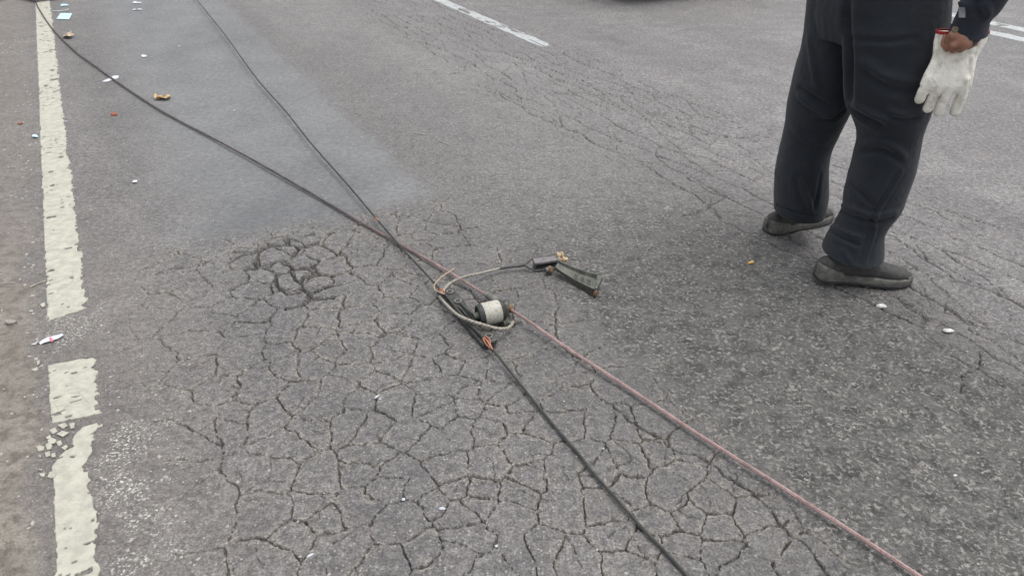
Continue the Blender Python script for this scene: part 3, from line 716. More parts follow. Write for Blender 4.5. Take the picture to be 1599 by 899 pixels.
cable('steel_rope', [(686,462,.012),(689,467,.016),(697,476,.030),(713.5,491,.046),(732,499.8,.048),(754,506.8,.046),(776,512.5,.038),(790,512.6,.030),(797,509,.028),(802,501.5,.034)], .0055, M['rope'], 'grey twisted steel rope end looping under the cream insulator', 'rope', 3, .04)
cable('steel_rope', [(690,458,.030),(694.7,450.6,.036),(703.4,441.8,.040),(717.8,434.5,.042),(732.3,430,.038),(749.6,426.5,.030),(766,422.3,.022),(784,418,.020)], .0048, M['rope'], 'pale grey steel rope running from the clamp to the wedge clamp', 'rope', 3, .045)
cable('taped_rope', [(780,419,.020),(791.6,416.9,.020),(806,415.4,.022),(820,413.9,.026)], .0060, M['drope'], 'dark taped rope end held by the wedge clamp', 'rope', plain=True)
cable('tie_wire', [(708.5,419.5,.020),(699,425.8,.030),(689,432.3,.036),(680.5,441.3,.042),(678,447,.038),(680,453,.030),(687,456,.040),(694,459,.038)], .0026, M['tan'], 'thin coppery tie wire curling over the black wire', 'wire', 2, .02)
cable('tie_wire', [(722,467.5,.034),(730,466.5,.034),(742,465.8,.036),(752,461,.028),(756,455,.020)], .0014, M['drope'], 'thin dark wire between the clamp bolts and the insulator', 'wire', plain=True)
for px, py, qx, qy, lb in ((687, 450.5, 694.5, 458.5, 'bare bright copper strands on the upper end of the clamp'), (756, 527, 766, 542.5, 'bare bright copper strands on the lower end of the clamp')):
    m = MB(); a, b = on(px, py, .036), on(qx, qy, .030)
    for k in range(5):
        o_ = Vector((random.uniform(-.005, .005), random.uniform(-.004, .004), random.uniform(-.003, .003)))
        tube(m, spline([a + o_, (a + b) / 2 + o_ * 1.6 + Vector((0, 0, .003)), b + o_ * .6 + (b - a) * random.uniform(-.2, .25)], .006), lambda f: .0028 * (1.15 - .7 * f), 6)
    tag(m.build('copper_strands', M['copper']), lb, 'copper strands')

# ------------------------------------------------------------------ wedge clamp on the right
def wedge():
    Z3 = lambda x, y, z: on(800 + x / 8.9875, 380 + y / 8.99, z)
    root = empty('wedge_clamp', Z3(500, 300, 0)); tag(root, 'dark iron wedge clamp with slotted tapering arm, right of the insulator', 'wedge clamp')
    up = Vector((0, 0, 1)); A = Z3(305, 250, .034); B = Z3(650, 200, .040); d = B - A; L = d.length; d.normalize(); sd = Vector((d.y, -d.x, 0)).normalized()   # towards the camera
    c = (A + B) / 2
    m = MB(); obox(m, c - up * .002, d, sd, up, L * 1.03, .040, .009); m.build('top_plate', M['plate'], root, bevel=.0015)
    m = MB(); obox(m, c - sd * .015 - up * .017, d, sd, up, L * .98, .005, .030); m.build('back_plate', M['iron'], root, bevel=.001)
    m = MB(); obox(m, c - up * .032, d, sd, up, L * .95, .040, .007); m.build('bottom_plate', M['plate'], root, bevel=.001)
    m = MB(); obox(m, A + d * .003 - up * .018, d, sd, up, .005, .037, .034); m.build('end_plate', M['iron'], root, bevel=.001)
    for k in (-1, 1):   # straps from the rope to the box
        p0 = Z3(175, 300, .022); m = MB()
        pts = [p0, Z3(235, 255, .028), A - sd * .019, B - sd * .021 - d * .01 + up * .002] if k < 0 else [p0, Z3(230, 340, .016), A + sd * .019 - up * .028 , A + sd * .020 + d * .03 - up * .031]
        tube(m, spline(pts, .01), .0036, 8); m.build('strap', M['drope'], root)
    # cross bolt and nut in the mouth of the box
    h0 = Z3(470, 385, .018); m = MB(); ba = (d * .9 - sd * .25).normalized()
    lathe(m, h0, ba, [(-.002, .006), (0, .011), (.006, .0125), (.009, .0125), (.009, .007), (.03, .007)], 20); m.build('bolt', M['olive'], root)
    m = MB(); lathe(m, h0 + ba * .011, ba, [(0, .010), (.001, .0135), (.012, .0135), (.014, .010)], 6); m.build('nut', M['rust'], root, smooth=False)
    # spools at the far end
    for (x, y, z, s) in ((672, 165, .044, 1.0), (690, 225, .032, .9)):
        q = Z3(x, y, z); m = MB(); lathe(m, q - d * .012, d, [(0, .006), (0, .013 * s), (.005, .014 * s), (.008, .008 * s), (.014, .008 * s), (.017, .0135 * s), (.023, .0125 * s), (.024, .004)], 18); m.build('spool', M['tan'], root)
    m = MB(); lathe(m, Z3(745, 245, .016), up, [(0, .010), (.010, .010), (.012, .008), (.012, .001)], 6); m.build('nut', M['tan'], root, smooth=False)
    # tapering arm: floor, near skirt to the ground, raised far lip, slots, end lip
    n0, n1 = Z3(598, 335, .036), Z3(1170, 652, .030); f0, f1 = Z3(640, 262, .044), Z3(1200, 482, .036)
    m = MB(); N = 10; top = []; 
    rows = []
    for k in range(N + 1):
        f = k / N; bow = .006 * math.sin(math.pi * f); a = n0.lerp(n1, f) - Vector((0, 0, bow)); b = f0.lerp(f1, f) - Vector((0, 0, bow))
        sk = .008 + .024 * ss(.1, .8, f)
        lip = .006 + .006 * f
        prof = [a + Vector((0, 0, -sk)), a + Vector((0, 0, .001)), a.lerp(b, .07) + Vector((0, 0, -.002)), a.lerp(b, .93) + Vector((0, 0, -.002)), b + Vector((0, 0, lip)), b + (b - a).normalized() * .004 + Vector((0, 0, lip)), b + (b - a).normalized() * .004 + Vector((0, 0, -.010)), a.lerp(b, .9) + Vector((0, 0, -.007)), a.lerp(b, .1) + Vector((0, 0, -.007)), a.lerp(b, .04) + Vector((0, 0, -sk))]
        rows.append(prof)
    m.loft(rows); arm = m.build('arm', M['olive'], root, sharp=30)
    m = MB(); m.loft([[q_[0] + sd * .0012 - up * .001, q_[1] + sd * .0012 - up * .004, q_[1] + sd * .0030 - up * .004, q_[0] + sd * .0030 - up * .001] for q_ in rows]); m.build('side_plate', M['iron'], arm)
    ad = (n1 - n0).normalized()
    m = MB(); prism(m, [n1 - ad * .004 + up * .006, n1 + ad * .004 + up * .006, f1 + ad * .022 + up * .014, f1 + ad * .016 + up * .017, f1 - ad * .004 + up * .010], up * -.014); m.build('end_lip', M['olive'], arm, bevel=.001)
    m = MB(); lathe(m, n1 - up * .026 - ad * .004, Vector((.2, -.3, 1)), [(0, .003), (.004, .0065), (.016, .0072), (.023, .005), (.027, .002)], 12); m.build('rusty_tip', M['rust'], arm)
    for f, wd in ((.50, .010), (.66, .010), (.82, .011)):   # slot rims
        a = n0.lerp(n1, f) + up * -.0045; b = f0.lerp(f1, f) + up * -.0045; bow = Vector((0, 0, .006 * math.sin(math.pi * f))); q = a.lerp(b, .42) - bow + up * .0045; e = (b - a).normalized(); hw = (b - a).length * .20
        loop = [q + ad * (wd * sx) + e * (hw * sy) for sx, sy in ((-1, -.7), (-.7, -1), (.7, -1), (1, -.7), (1, .7), (.7, 1), (-.7, 1), (-1, .7), (-1, -.7))]
        m = MB(); tube(m, loop, .0011, 6); m.build('slot_rim', M['iron2'], arm)
        m = MB(); prism(m, [p.lerp(q, .12) - up * .0006 for p in loop[:-1]], up * -.001); m.build('slot', M['rubber'], arm)
    return root
wedge()

# ================================================================== the person walking away
def smooth_loft(stations, n=28, m=None):
    """rings through (centre, half width a, half depth b, axis rotation) stations, splined"""
    m = m or MB(); N = len(stations); out = []
    for i in range(N - 1):
        S = [stations[max(i - 1, 0)], stations[i], stations[i + 1], stations[min(i + 2, N - 1)]]
        for k in range(5):
            t = k / 5
            def cr(a, b, c, d): return .5 * ((2 * b) + (c - a) * t + (2 * a - 5 * b + 4 * c - d) * t * t + (3 * b - a - 3 * c + d) * t ** 3)
            out.append((cr(*[s[0] for s in S]), cr(*[s[1] for s in S]), cr(*[s[2] for s in S]), stations[i][3] * (1 - t) + stations[i + 1][3] * t))
    out.append(stations[-1]); rings = []
    for c, a, b, rz in out:
        ex, ey = Vector((math.cos(rz), math.sin(rz), 0)), Vector((-math.sin(rz), math.cos(rz), 0))
        rings.append([c + ex * a * math.cos(2 * math.pi * j / n) + ey * b * math.sin(2 * math.pi * j / n) for j in range(n)])
    return m.loft(rings)
def leg_stations(rows, ratio):
    st = []
    for y, l, r, Y in rows:
        p = atY((l + r) / 2, y, Y); d = math.hypot(*(Vector((p.x, p.y)))); hw = (r - l) / 2 * (Y / (CP - (y - 449.5) / F * SP)) / F
        st.append((p, hw, hw * ratio, 0.0))
    return st
RLEG = [(-30,1322,1482,2.44),(60,1320,1475,2.42),(120,1322,1462,2.405),(165,1325,1450,2.395),(188,1334,1443,2.39),(212,1341,1436,2.385),(252,1334,1428,2.375),(300,1322,1412,2.365),(320,1319,1405,2.36),(336,1317,1394,2.355),(357,1304,1380,2.35),(380,1292,1377,2.345),(394,1286,1377,2.34)]
LLEG = [(-30,1265,1380,2.60),(60,1256,1350,2.61),(110,1243,1338,2.62),(160,1232,1328,2.63),(191,1228,1314,2.635),(228,1220,1297,2.645),(260,1213,1292,2.65),(300,1210,1291,2.655),(330,1210,1286,2.66)]
hipR, hipL = leg_stations(RLEG, 1.0)[0][0], leg_stations(LLEG, 1.0)[0][0]
HC = Vector((1.155, 2.52, 0)); FACE = R(45); fx, fy = Vector((math.cos(FACE), math.sin(FACE), 0)), Vector((-math.sin(FACE), math.cos(FACE), 0))   # forward, his left
def px_of(P):
    """photograph pixels of an array of world points (for tracing creases only)"""
    x, y, z = P[:, 0], P[:, 1], P[:, 2] - H; d = y * CP - z * SP
    return x / d * F + 799.5, -(y * SP + z * CP) / d * F + 449.5
def fold(me, folds, noise_amp=.004, seed=0):
    """press creases into cloth along lines traced on its surface: (world polyline, height, width)"""
    from mathutils.bvhtree import BVHTree
    n = len(me.vertices); V = np.empty(n * 3); me.vertices.foreach_get('co', V); V = V.reshape(-1, 3)
    Nn = np.empty(n * 3); me.vertex_normals.foreach_get('vector', Nn); Nn = Nn.reshape(-1, 3); dsp = np.zeros(n)
    tree = BVHTree.FromPolygons([Vector(v) for v in V], [list(p.vertices) for p in me.polygons]); eye = Vector((0, 0, H))
    for line, amp, sig in folds:
        pts = spline(line, sig * .55); val = np.zeros(n); wide = np.zeros(n)
        for i, p in enumerate(pts):
            hit = tree.ray_cast(eye, (p - eye).normalized())[0]
            if hit is None: continue
            f = i / max(1, len(pts) - 1); tp = math.sin(math.pi * (.08 + .84 * f)) ** .6
            d2 = ((V - np.array(hit)) ** 2).sum(1); val = np.maximum(val, tp * np.exp(-d2 / sig ** 2)); wide = np.maximum(wide, tp * np.exp(-d2 / (2.3 * sig) ** 2))
        dsp += amp * (val - .5 * wide)
    dsp += noise_amp * (fbm(V[:, 0] * 9 + V[:, 2] * 2, V[:, 2] * 6 + V[:, 1] * 5, 91 + seed, 3)) + noise_amp * .5 * fbm(V[:, 0] * 22 + V[:, 1] * 9, V[:, 2] * 26, 97 + seed, 2)
    V += Nn * dsp[:, None]; me.vertices.foreach_set('co', V.ravel()); me.update()
def shoe(root, heel, toe, lift, label):
    d = (toe - heel); L = d.length; d.normalize(); sd = Vector((d.y, -d.x, 0)).normalized()
    tilt = Matrix.Rotation(math.asin(lift / L), 4, sd) if lift else Matrix.Identity(4)
    if lift and (tilt @ (heel - toe)).z < 0: tilt = Matrix.Rotation(-math.asin(lift / L), 4, sd)
    T = lambda s, q, z: toe + tilt @ (d * (s - 1) * L + sd * q + Vector((0, 0, z)))
    prof = [(0.0, .002), (.003, .011), (.012, .020), (.028, .0275), (.06, .034), (.13, .037), (.25, .037), (.4, .036), (.55, .043), (.70, .0485), (.82, .046), (.91, .037), (.965, .024), (.992, .012), (1.0, .004)]
    def body(z0f, z1f, grow, nn=20, expo=2.6, s0=0, s1=1):
        m = MB(); rings = []
        for s, hw in prof:
            if s < s0 or s > s1: continue
            z0, z1 = z0f(s), z1f(s); hw += grow; ring = []
            for j in range(nn):
                a = 2 * math.pi * j / nn; ca, sa = math.cos(a), math.sin(a)
                ring.append(T(s, hw * math.copysign(abs(ca) ** (2 / expo), ca), (z0 + z1) / 2 + (z1 - z0) / 2 * math.copysign(abs(sa) ** (2 / expo), sa)))
            rings.append(ring)
        return m.loft(rings)
    toe_up = lambda s: .010 * max(0, (s - .78) / .22) ** 2 + .004 * max(0, (.1 - s) / .1)
    sole_top = lambda s: .030 + .008 * (1 - s) + .006 * math.cos(s * 9) * (s < .5) + toe_up(s) * .5
    def top(s):
        pts = [(0, .065), (.06, .080), (.2, .092), (.36, .098), (.5, .090), (.65, .072), (.8, .060), (.92, .050), (1, .036)]
        for (a, b), (c_, e) in zip(pts[:-1], pts[1:]):
            if s <= c_: return b + (e - b) * (s - a) / (c_ - a)
        return .03
    up_ = body(lambda s: .012 + toe_up(s), top, -.003, 22, 2.3); sh = link('shoe', bpy.data.meshes.new('shoe'), None)
    bpy.data.objects.remove(sh)
    sh = up_.build('shoe', M['shoe'], root); sh['label'] = label
    body(lambda s: toe_up(s), sole_top, .0065, 24, 6).build('sole', M['sole'], sh, sharp=35)
    body(lambda s: toe_up(s) - .001, lambda s: toe_up(s) + .010, .0085, 24, 6).build('outsole', M['rubber'], sh, sharp=35)
    body(lambda s: .016, lambda s: .062 - .10 * max(0, s - .05), .0055, 24, 4, 0, .27).build('heel_counter', M['sole'], sh, sharp=35)
    body(lambda s: .014 + toe_up(s), lambda s: .046 - .03 * max(0, s - .7), .002, 24, 4, .88, 1).build('toe_cap', M['sole'], sh, sharp=35)
    return sh
def person():
    root = empty('person', (1.18, 2.50, 0))
    tag(root, 'person in dark navy work trousers and jacket walking with a white glove in hand', 'person')
    st = leg_stations(RLEG, 1.0); stL = leg_stations(LLEG, 1.0)
    # --- trousers
    m = MB()
    def fixr(S, r0, r1):
        return [(c, a, a * (r0 + (r1 - r0) * i / (len(S) - 1)), rz) for i, (c, a, b, rz) in enumerate(S)]
    smooth_loft(fixr(st, .92, 1.18), 30, m); smooth_loft(fixr(stL, 1.05, 1.18), 30, m)
    smooth_loft([(HC + Vector((0, 0, .80)), .13, .165, FACE), (HC + Vector((0, 0, .87)), .150, .190, FACE), (HC + Vector((0, 0, .95)), .150, .195, FACE), (HC + Vector((0, 0, 1.03)), .128, .175, FACE), (HC + Vector((0, 0, 1.09)), .118, .165, FACE)], 32, m)
    me = remeshed(m, .0058, 3)
    z4 = lambda pts, Y: [atY(1180 + x / 3.458, y / 3.458, Y) for x, y in pts]
    z5 = lambda pts, Y: [atY(1180 + x / 3.747, 240 + y / 3.747, Y) for x, y in pts]
    yr, yl = 2.285, 2.575
    fold(me, [
        (z4([(520, 590), (590, 640), (690, 690)], yr), -0.0238, 0.0116), (z4([(545, 560), (640, 620), (720, 650)], yr), 0.0153, 0.0095),
        (z4([(740, 640), (800, 655), (880, 640)], yr), -0.0170, 0.0088), (z4([(720, 600), (800, 615), (890, 590)], yr), 0.0136, 0.0095),
        (z4([(590, 330), (700, 410), (840, 440)], yr), 0.0153, 0.0177), (z4([(610, 400), (720, 480), (850, 500)], yr), -0.0153, 0.0150),
        (z4([(560, 790), (690, 770), (800, 840)], yr), 0.0170, 0.0122), (z4([(560, 830), (690, 815), (790, 880)], yr), -0.0153, 0.0109),
        (z4([(520, 210), (700, 225), (860, 205)], 2.27), -0.0102, 0.0095), (z4([(500, 0), (500, 150), (512, 330), (512, 540)], 2.36), -0.0408, 0.0190),
        (z4([(280, 200), (300, 330), (330, 480)], yl), 0.0119, 0.0136), (z4([(240, 475), (320, 530), (430, 590)], yl), -0.0204, 0.0109), (z4([(230, 520), (310, 580), (420, 640)], yl), 0.0153, 0.0109),
        (z4([(330, 660), (420, 640), (480, 590)], yl), -0.0153, 0.0095), (z4([(200, 700), (280, 760), (380, 780)], yl), 0.0102, 0.0136),
        (z5([(480, 290), (590, 330), (700, 360), (830, 335)], 2.275), 0.0170, 0.0088), (z5([(490, 335), (600, 380), (720, 400), (800, 380)], 2.275), -0.0204, 0.0088),
        (z5([(430, 450), (520, 500), (600, 535)], 2.265), -0.0204, 0.0075), (z5([(440, 420), (540, 465), (620, 490)], 2.265), 0.0136, 0.0075),
        (z5([(860, 100), (790, 220), (715, 350), (690, 480), (640, 650)], 2.275), 0.0119, 0.0048), (z5([(830, 100), (760, 220), (690, 340), (650, 480), (600, 640)], 2.275), -0.0102, 0.0082),
        (z5([(560, 180), (640, 250), (680, 300)], 2.28), -0.0153, 0.0109), (z5([(510, 560), (560, 640)], 2.26), 0.0102, 0.0109),
        (z5([(270, 150), (310, 260), (335, 350)], yl), 0.0136, 0.0082), (z5([(230, 150), (260, 260), (300, 350)], yl), -0.0136, 0.0095), (z5([(130, 300), (230, 340), (330, 360)], yl), -0.0153, 0.0088), (z5([(380, 120), (360, 240), (335, 340)], yl), -0.0119, 0.0082),
    ], .0035)
    link('trousers', me, M['trouser'], root)
    # seams
    for pts, Y in (([(836, 60), (850, 60)], 2.3),): pass
    # --- shoes
    shoe(root, on(1196, 364, 0), on(1296, 339, 0), 0, 'dusty dark shoe on the rear foot')
    hl = at(1270, 430, .030); hl.z = 0; shoe(root, hl, on(1420, 441, 0), .026, 'dusty dark shoe on the near foot, heel raised')
    # --- jacket and body: shoulders above the picture
    SC = HC + fx * .01; zz = Vector((0, 0, 1))
    shR = SC - fy * .205 + zz * 1.42; shL = SC + fy * .205 + zz * 1.42
    wr = atY(1511, 47, 2.235); el = Vector((1.325, 2.185, 1.15))
    elL = SC + fy * .27 + fx * .03 + zz * 1.14; wrL = SC + fy * .22 + fx * .25 + zz * 1.02
    m = MB()
    smooth_loft([(SC + zz * 1.00, .150, .200, FACE), (SC + zz * 1.10, .145, .192, FACE), (SC + zz * 1.25, .150, .205, FACE), (SC + zz * 1.38, .140, .215, FACE), (SC + zz * 1.46, .095, .150, FACE), (SC + zz * 1.51, .068, .075, FACE)], 32, m)
    for s_, e_, w_ in ((shR, el, wr), (shL, elL, wrL)):
        capsule(m, s_ - zz * .01, e_, .083, .072); capsule(m, e_, w_ - (w_ - e_).normalized() * .078, .074, .057); capsule(m, e_, w_, .05, .046)
    me = remeshed(m, .0065, 4)
    zj = lambda pts, Y: [atY(1400 + x / 4.497, y / 4.497, Y) for x, y in pts]
    fold(me, [(zj([(380, 60), (470, 20), (560, 60)], 2.19), 0.0180, 0.0112), (zj([(560, 0), (560, 60), (600, 130)], 2.19), -0.0180, 0.0096), (zj([(620, 20), (650, 80), (640, 130)], 2.19), 0.0144, 0.0096), (zj([(480, 0), (500, 70), (510, 130)], 2.19), 0.0126, 0.0080)], .005, 4)
    jk = link('jacket', me, M['jacket'], root)
    ad = (wr - el).normalized(); m = MB()   # cuff band, button, patch
    cw0, cw1 = wr - ad * .012, atY(1511, 57, 2.232); cd = (cw1 - cw0).normalized(); a_ = Vector((1, .1, 0)); a_ = (a_ - cd * a_.dot(cd)).normalized(); b_ = cd.cross(a_)
    ring = lambda c, ra, rb: [c + a_ * ra * math.cos(2 * math.pi * j / 28) + b_ * rb * math.sin(2 * math.pi * j / 28) for j in range(28)]
    m.loft([ring(cw0 - cd * .006, .050, .041), ring(cw0, .0525, .044), ring(cw1, .0535, .0445), ring(cw1 + cd * .003, .050, .041), ring(cw0 + cd * .004, .044, .036)], cap=False)
    cf = m.build('cuff', M['jacket'], jk)
    q = atY(1492, 47, 2.188); m = MB(); lathe(m, q + Vector((0, .004, 0)), Vector((-.35, -1, .25)), [(0, .0085), (.004, .0085), (.0055, .007), (.0045, .004), (.0045, .0003)], 18); m.build('button', M['button'], cf)
    # grey patch wrapped on the sleeve
    from mathutils.bvhtree import BVHTree
    jt = BVHTree.FromPolygons([v.co.copy() for v in me.vertices], [list(p.vertices) for p in me.polygons]); eye = Vector((0, 0, H)); m = MB(); V = []
    for i in range(5):
        for j in range(4):
            q = atY(1498 + 9.5 * i / 4, 12 + 16 * j / 3, 2.15); dr = (q - eye).normalized(); hit = jt.ray_cast(eye, dr)[0] or q; V.append(hit - dr * .004)
    Fq = [[i * 4 + j, i * 4 + j + 1, i * 4 + j + 5, i * 4 + j + 4] for i in range(4) for j in range(3)]
    n0 = len(V); V2 = [p + Vector((0, .004, 0)) for p in V]; rim = [0, 1, 2, 3, 7, 11, 15, 19, 18, 17, 16, 12, 8, 4]
    m.add(V + V2, Fq + [[a + n0 for a in f][::-1] for f in Fq] + [[rim[k], rim[(k + 1) % 14], rim[(k + 1) % 14] + n0, rim[k] + n0] for k in range(14)])
    m.build('sleeve_patch', M['grey_patch'], jk, sharp=60)
    # --- the body itself, one continuous skin
    m = MB(); HD = SC + zz * 1.665 + fx * .03
    capsule(m, SC + zz * .95, SC + zz * 1.30, .12, .12); capsule(m, SC + zz * 1.30 - fy * .08, SC + zz * 1.36 + fy * .08, .09, .09); capsule(m, SC + zz * 1.42, HD - zz * .06, .056, .054)
    capsule(m, HD + zz * .03, HD - zz * .035 + fx * .012, .088, .070); capsule(m, HD - zz * .06 + fx * .03, HD - zz * .085 + fx * .05, .05, .036)   # skull, jaw
    capsule(m, HD + fx * .088 + zz * .005, HD + fx * .108 - zz * .030, .010, .014); capsule(m, HD + fx * .085 - zz * .062 - fy * .018, HD + fx * .085 - zz * .062 + fy * .018, .010, .010)   # nose, lips
    for s_ in (-1, 1):
        capsule(m, HD + fy * s_ * .082 + zz * .014, HD + fy * s_ * .082 - zz * .018, .014, .010); capsule(m, HD + fx * .076 + fy * s_ * .045 + zz * .022, HD + fx * .082 + fy * s_ * .018 + zz * .022, .009, .009)
    for S, sg in ((st, -1), (stL, 1)):
        for (a, ra, _, _), (b, rb, _, _) in zip(S[:-1:3], S[3::3]): capsule(m, a, b, ra * .62, rb * .55)
        capsule(m, SC + zz * .94 + fy * sg * .09, S[1][0], .085, .08); capsule(m, S[-2][0], S[-1][0] + Vector((.02, 0, .0)), .030, .030)
    for s_, e_, w_ in ((shR, el, wr), (shL, elL, wrL)):
        capsule(m, s_, e_, .055, .042); capsule(m, e_, w_, .042, .029)
    # right hand: closed over the top of the glove, back of the hand to the camera
    kn0 = atY(1488, 73, 2.205); kn3 = atY(1521, 70, 2.222)
    pw = wr + Vector((0, -.004, 0)); back = Vector((0, .93, .25)).normalized()
    capsule(m, wr, atY(1505, 62, 2.212), .030, .030, flat=(0, 1, 0), fk=.75)
    fdir = (kn3 - kn0).normalized()
    for k in range(4):
        kk = kn0.lerp(kn3, k / 3) + Vector((0, 0, -.004 * math.sin(k / 3 * math.pi) + .004))
        rr = (.0088, .0094, .0092, .0084)[k]
        capsule(m, pw.lerp(atY(1506, 58, 2.215), .6) + fdir * (k - 1.5) * .012, kk, .0135, rr + .0022)     # metacarpal
        p1 = kk + Vector((-.004, .020, -.016 - .003 * (k in (1, 2)))); p2 = p1 + Vector((-.002, .024, .010)); p3 = p2 + Vector((0, .004, .022))
        capsule(m, kk, p1, rr + .001, rr); capsule(m, p1, p2, rr, rr * .92); capsule(m, p2, p3, rr * .92, rr * .8)
    th0 = atY(1489, 56, 2.215); th1 = atY(1482, 61, 2.225); th2 = atY(1481.5, 71, 2.245); th3 = th2 + Vector((.012, .016, -.008))
    capsule(m, th0, th1, .016, .013); capsule(m, th1, th2, .013, .0115); capsule(m, th2, th3, .0115, .009)
    # left hand, relaxed
    ld = (wrL - elL).normalized(); lp = wrL + ld * .09; capsule(m, wrL, lp, .026, .030, flat=fy, fk=.5)
    for k in range(4):
        b0 = lp + fx * (.030 - .020 * k) - ld * .01; L_ = (.075, .082, .076, .060)[k]; b1 = b0 + ld * L_ * .5 - fy * .008; b2 = b1 + ld * L_ * .4 - fy * .022
        capsule(m, b0, b1, .0095, .009); capsule(m, b1, b2, .009, .0078)
    capsule(m, wrL + ld * .03 + fx * .025, wrL + ld * .075 + fx * .052 - fy * .015, .013, .010); capsule(m, wrL + ld * .075 + fx * .052 - fy * .015, wrL + ld * .105 + fx * .050 - fy * .03, .010, .0085)
    me = remeshed(m, .0044, 1); link('body', me, M['skin'], root)
    m = MB(); capsule(m, HD + zz * .04 - fx * .006, HD - zz * .015 - fx * .035, .094, .080); capsule(m, HD + zz * .07 + fx * .03, HD + zz * .06 - fx * .03, .070, .075)
    link('hair', remeshed(m, .006, 2), M['hair'], root)
    for s_ in (-1, 1):
        m = MB(); q = HD + fx * .083 + fy * s_ * .032 + zz * .004; capsule(m, q, q + fy * .0001, .0105, .0105); m.build('eye', M['rubber'], root)
    return root
person()

# ------------------------------------------------------------------ the glove in the hand
def glove():
    zg = lambda x, y, Y=2.228: atY(1400 + x / 4.497, y / 4.497, Y)
    root = empty('work_glove', zg(400, 700)); tag(root, 'white leather work glove with red trim hanging from the hand', 'glove')
    N = Vector((0, 1, .2)).normalized(); m = MB()
    # palm and back: flattened sack
    def row(y, l, r, th, Y=2.236):
        a, b = zg(l, y, Y), zg(r, y, Y); c = (a + b) / 2; e = (b - a) / 2; n = 28; ring = []
        for j in range(n):
            t = 2 * math.pi * j / n; ca, sa = math.cos(t), math.sin(t)
            ring.append(c + e * math.copysign(abs(ca) ** .8, ca) + N * th * math.copysign(abs(sa) ** .75, sa))
        return ring
    rows = [row(222, 278, 652, .012, 2.262), row(300, 260, 628, .013, 2.258), row(395, 256, 566, .014, 2.250), row(440, 238, 556, .0155, 2.242), row(520, 195, 545, .0175, 2.234), row(590, 165, 530, .0170, 2.230), row(625, 165, 520, .0135, 2.230), row(655, 180, 500, .006, 2.231)]
    m.loft(rows)
    for pts, r in (([(235, 560), (185, 640), (163, 697)], .0150), ([(300, 600), (250, 690), (220, 760)], .0146), ([(375, 610), (325, 700), (296, 784)], .0150), ([(478, 560), (455, 680), (412, 782)], .0158)):
        P = [zg(x, y, 2.226 + .006 * i) for i, (x, y) in enumerate(pts)]
        for a, b in zip(P[:-1], P[1:]): capsule(m, a, b, r, r, flat=N, fk=.9)
    P = [zg(300, 480, 2.262), zg(250, 570, 2.268), zg(240, 640, 2.27)]   # thumb on the far side
    for a, b in zip(P[:-1], P[1:]): capsule(m, a, b, .015, .014)
    me = remeshed(m, .0024, 3)
    # seams, wrinkles
    zl = lambda pts, Y: [zg(x, y, Y) for x, y in pts]
    fold(me, [(zl([(505, 400), (512, 500), (500, 640), (440, 790)], 2.214), -.0035, .004), (zl([(530, 400), (535, 500), (518, 640), (470, 760)], 2.218), .003, .004),
              (zl([(285, 395), (230, 520), (165, 640)], 2.218), -.003, .004), (zl([(270, 600), (250, 560)], 2.212), -.003, .004),
              (zl([(256, 380), (400, 372), (560, 385)], 2.236), -.004, .006), (zl([(300, 250), (310, 330), (285, 400)], 2.245), -.004, .006), (zl([(580, 260), (560, 340), (545, 395)], 2.245), -.004, .006),
              (zl([(330, 420), (320, 500), (300, 560)], 2.214), .003, .009), (zl([(420, 420), (430, 500), (420, 570)], 2.214), -.0028, .009), (zl([(380, 430), (375, 520)], 2.214), .0025, .008),
              (zl([(205, 640), (260, 650)], 2.214), -.002, .006), (zl([(250, 690), (300, 700)], 2.212), -.002, .006), (zl([(310, 720), (350, 735)], 2.212), -.002, .006)], .0012, 9)
    link('leather', me, M['leather'], root)
    m = MB(); a = row(214, 274, 656, .0145, 2.262); b = row(234, 273, 654, .0148, 2.262); c = row(234, 281, 646, .0100, 2.262); d_ = row(213, 281, 648, .0100, 2.262)
    m.loft([d_, a, b, c], cap=False); m.build('red_trim', M['redtrim'], root)
    return root
glove()

# ================================================================== litter on the road
def sheet(name, pts, mat, label, cat, lift=.002, curl=.004, group=None, thick=.0006):
    """thin crumpled scrap with the outline read off the photograph"""
    P = [on(x, y, lift) for x, y in pts]; c = sum(P, Vector()) / len(P); m = MB(); n = len(P); mid = [p.lerp(c, .5) for p in P]
    r_ = random.Random(int(pts[0][0] * 7 + pts[0][1]))
    P = [p + Vector((0, 0, r_.uniform(0, curl))) for p in P]; mid = [p + Vector((0, 0, r_.uniform(0, curl * .7))) for p in mid]; c = c + Vector((0, 0, curl * .4))
    V = P + mid + [c]; Fq = [[i, (i + 1) % n, n + (i + 1) % n, n + i] for i in range(n)] + [[n + i, n + (i + 1) % n, 2 * n] for i in range(n)]
    k = len(V); V2 = [v - Vector((0, 0, thick)) for v in V]
    m.add(V + V2, Fq + [[a + k for a in f][::-1] for f in Fq] + [[i, i + k, (i + 1) % n + k, (i + 1) % n] for i in range(n)])
    return tag(m.build(name, mat, smooth=False), label, cat, group)
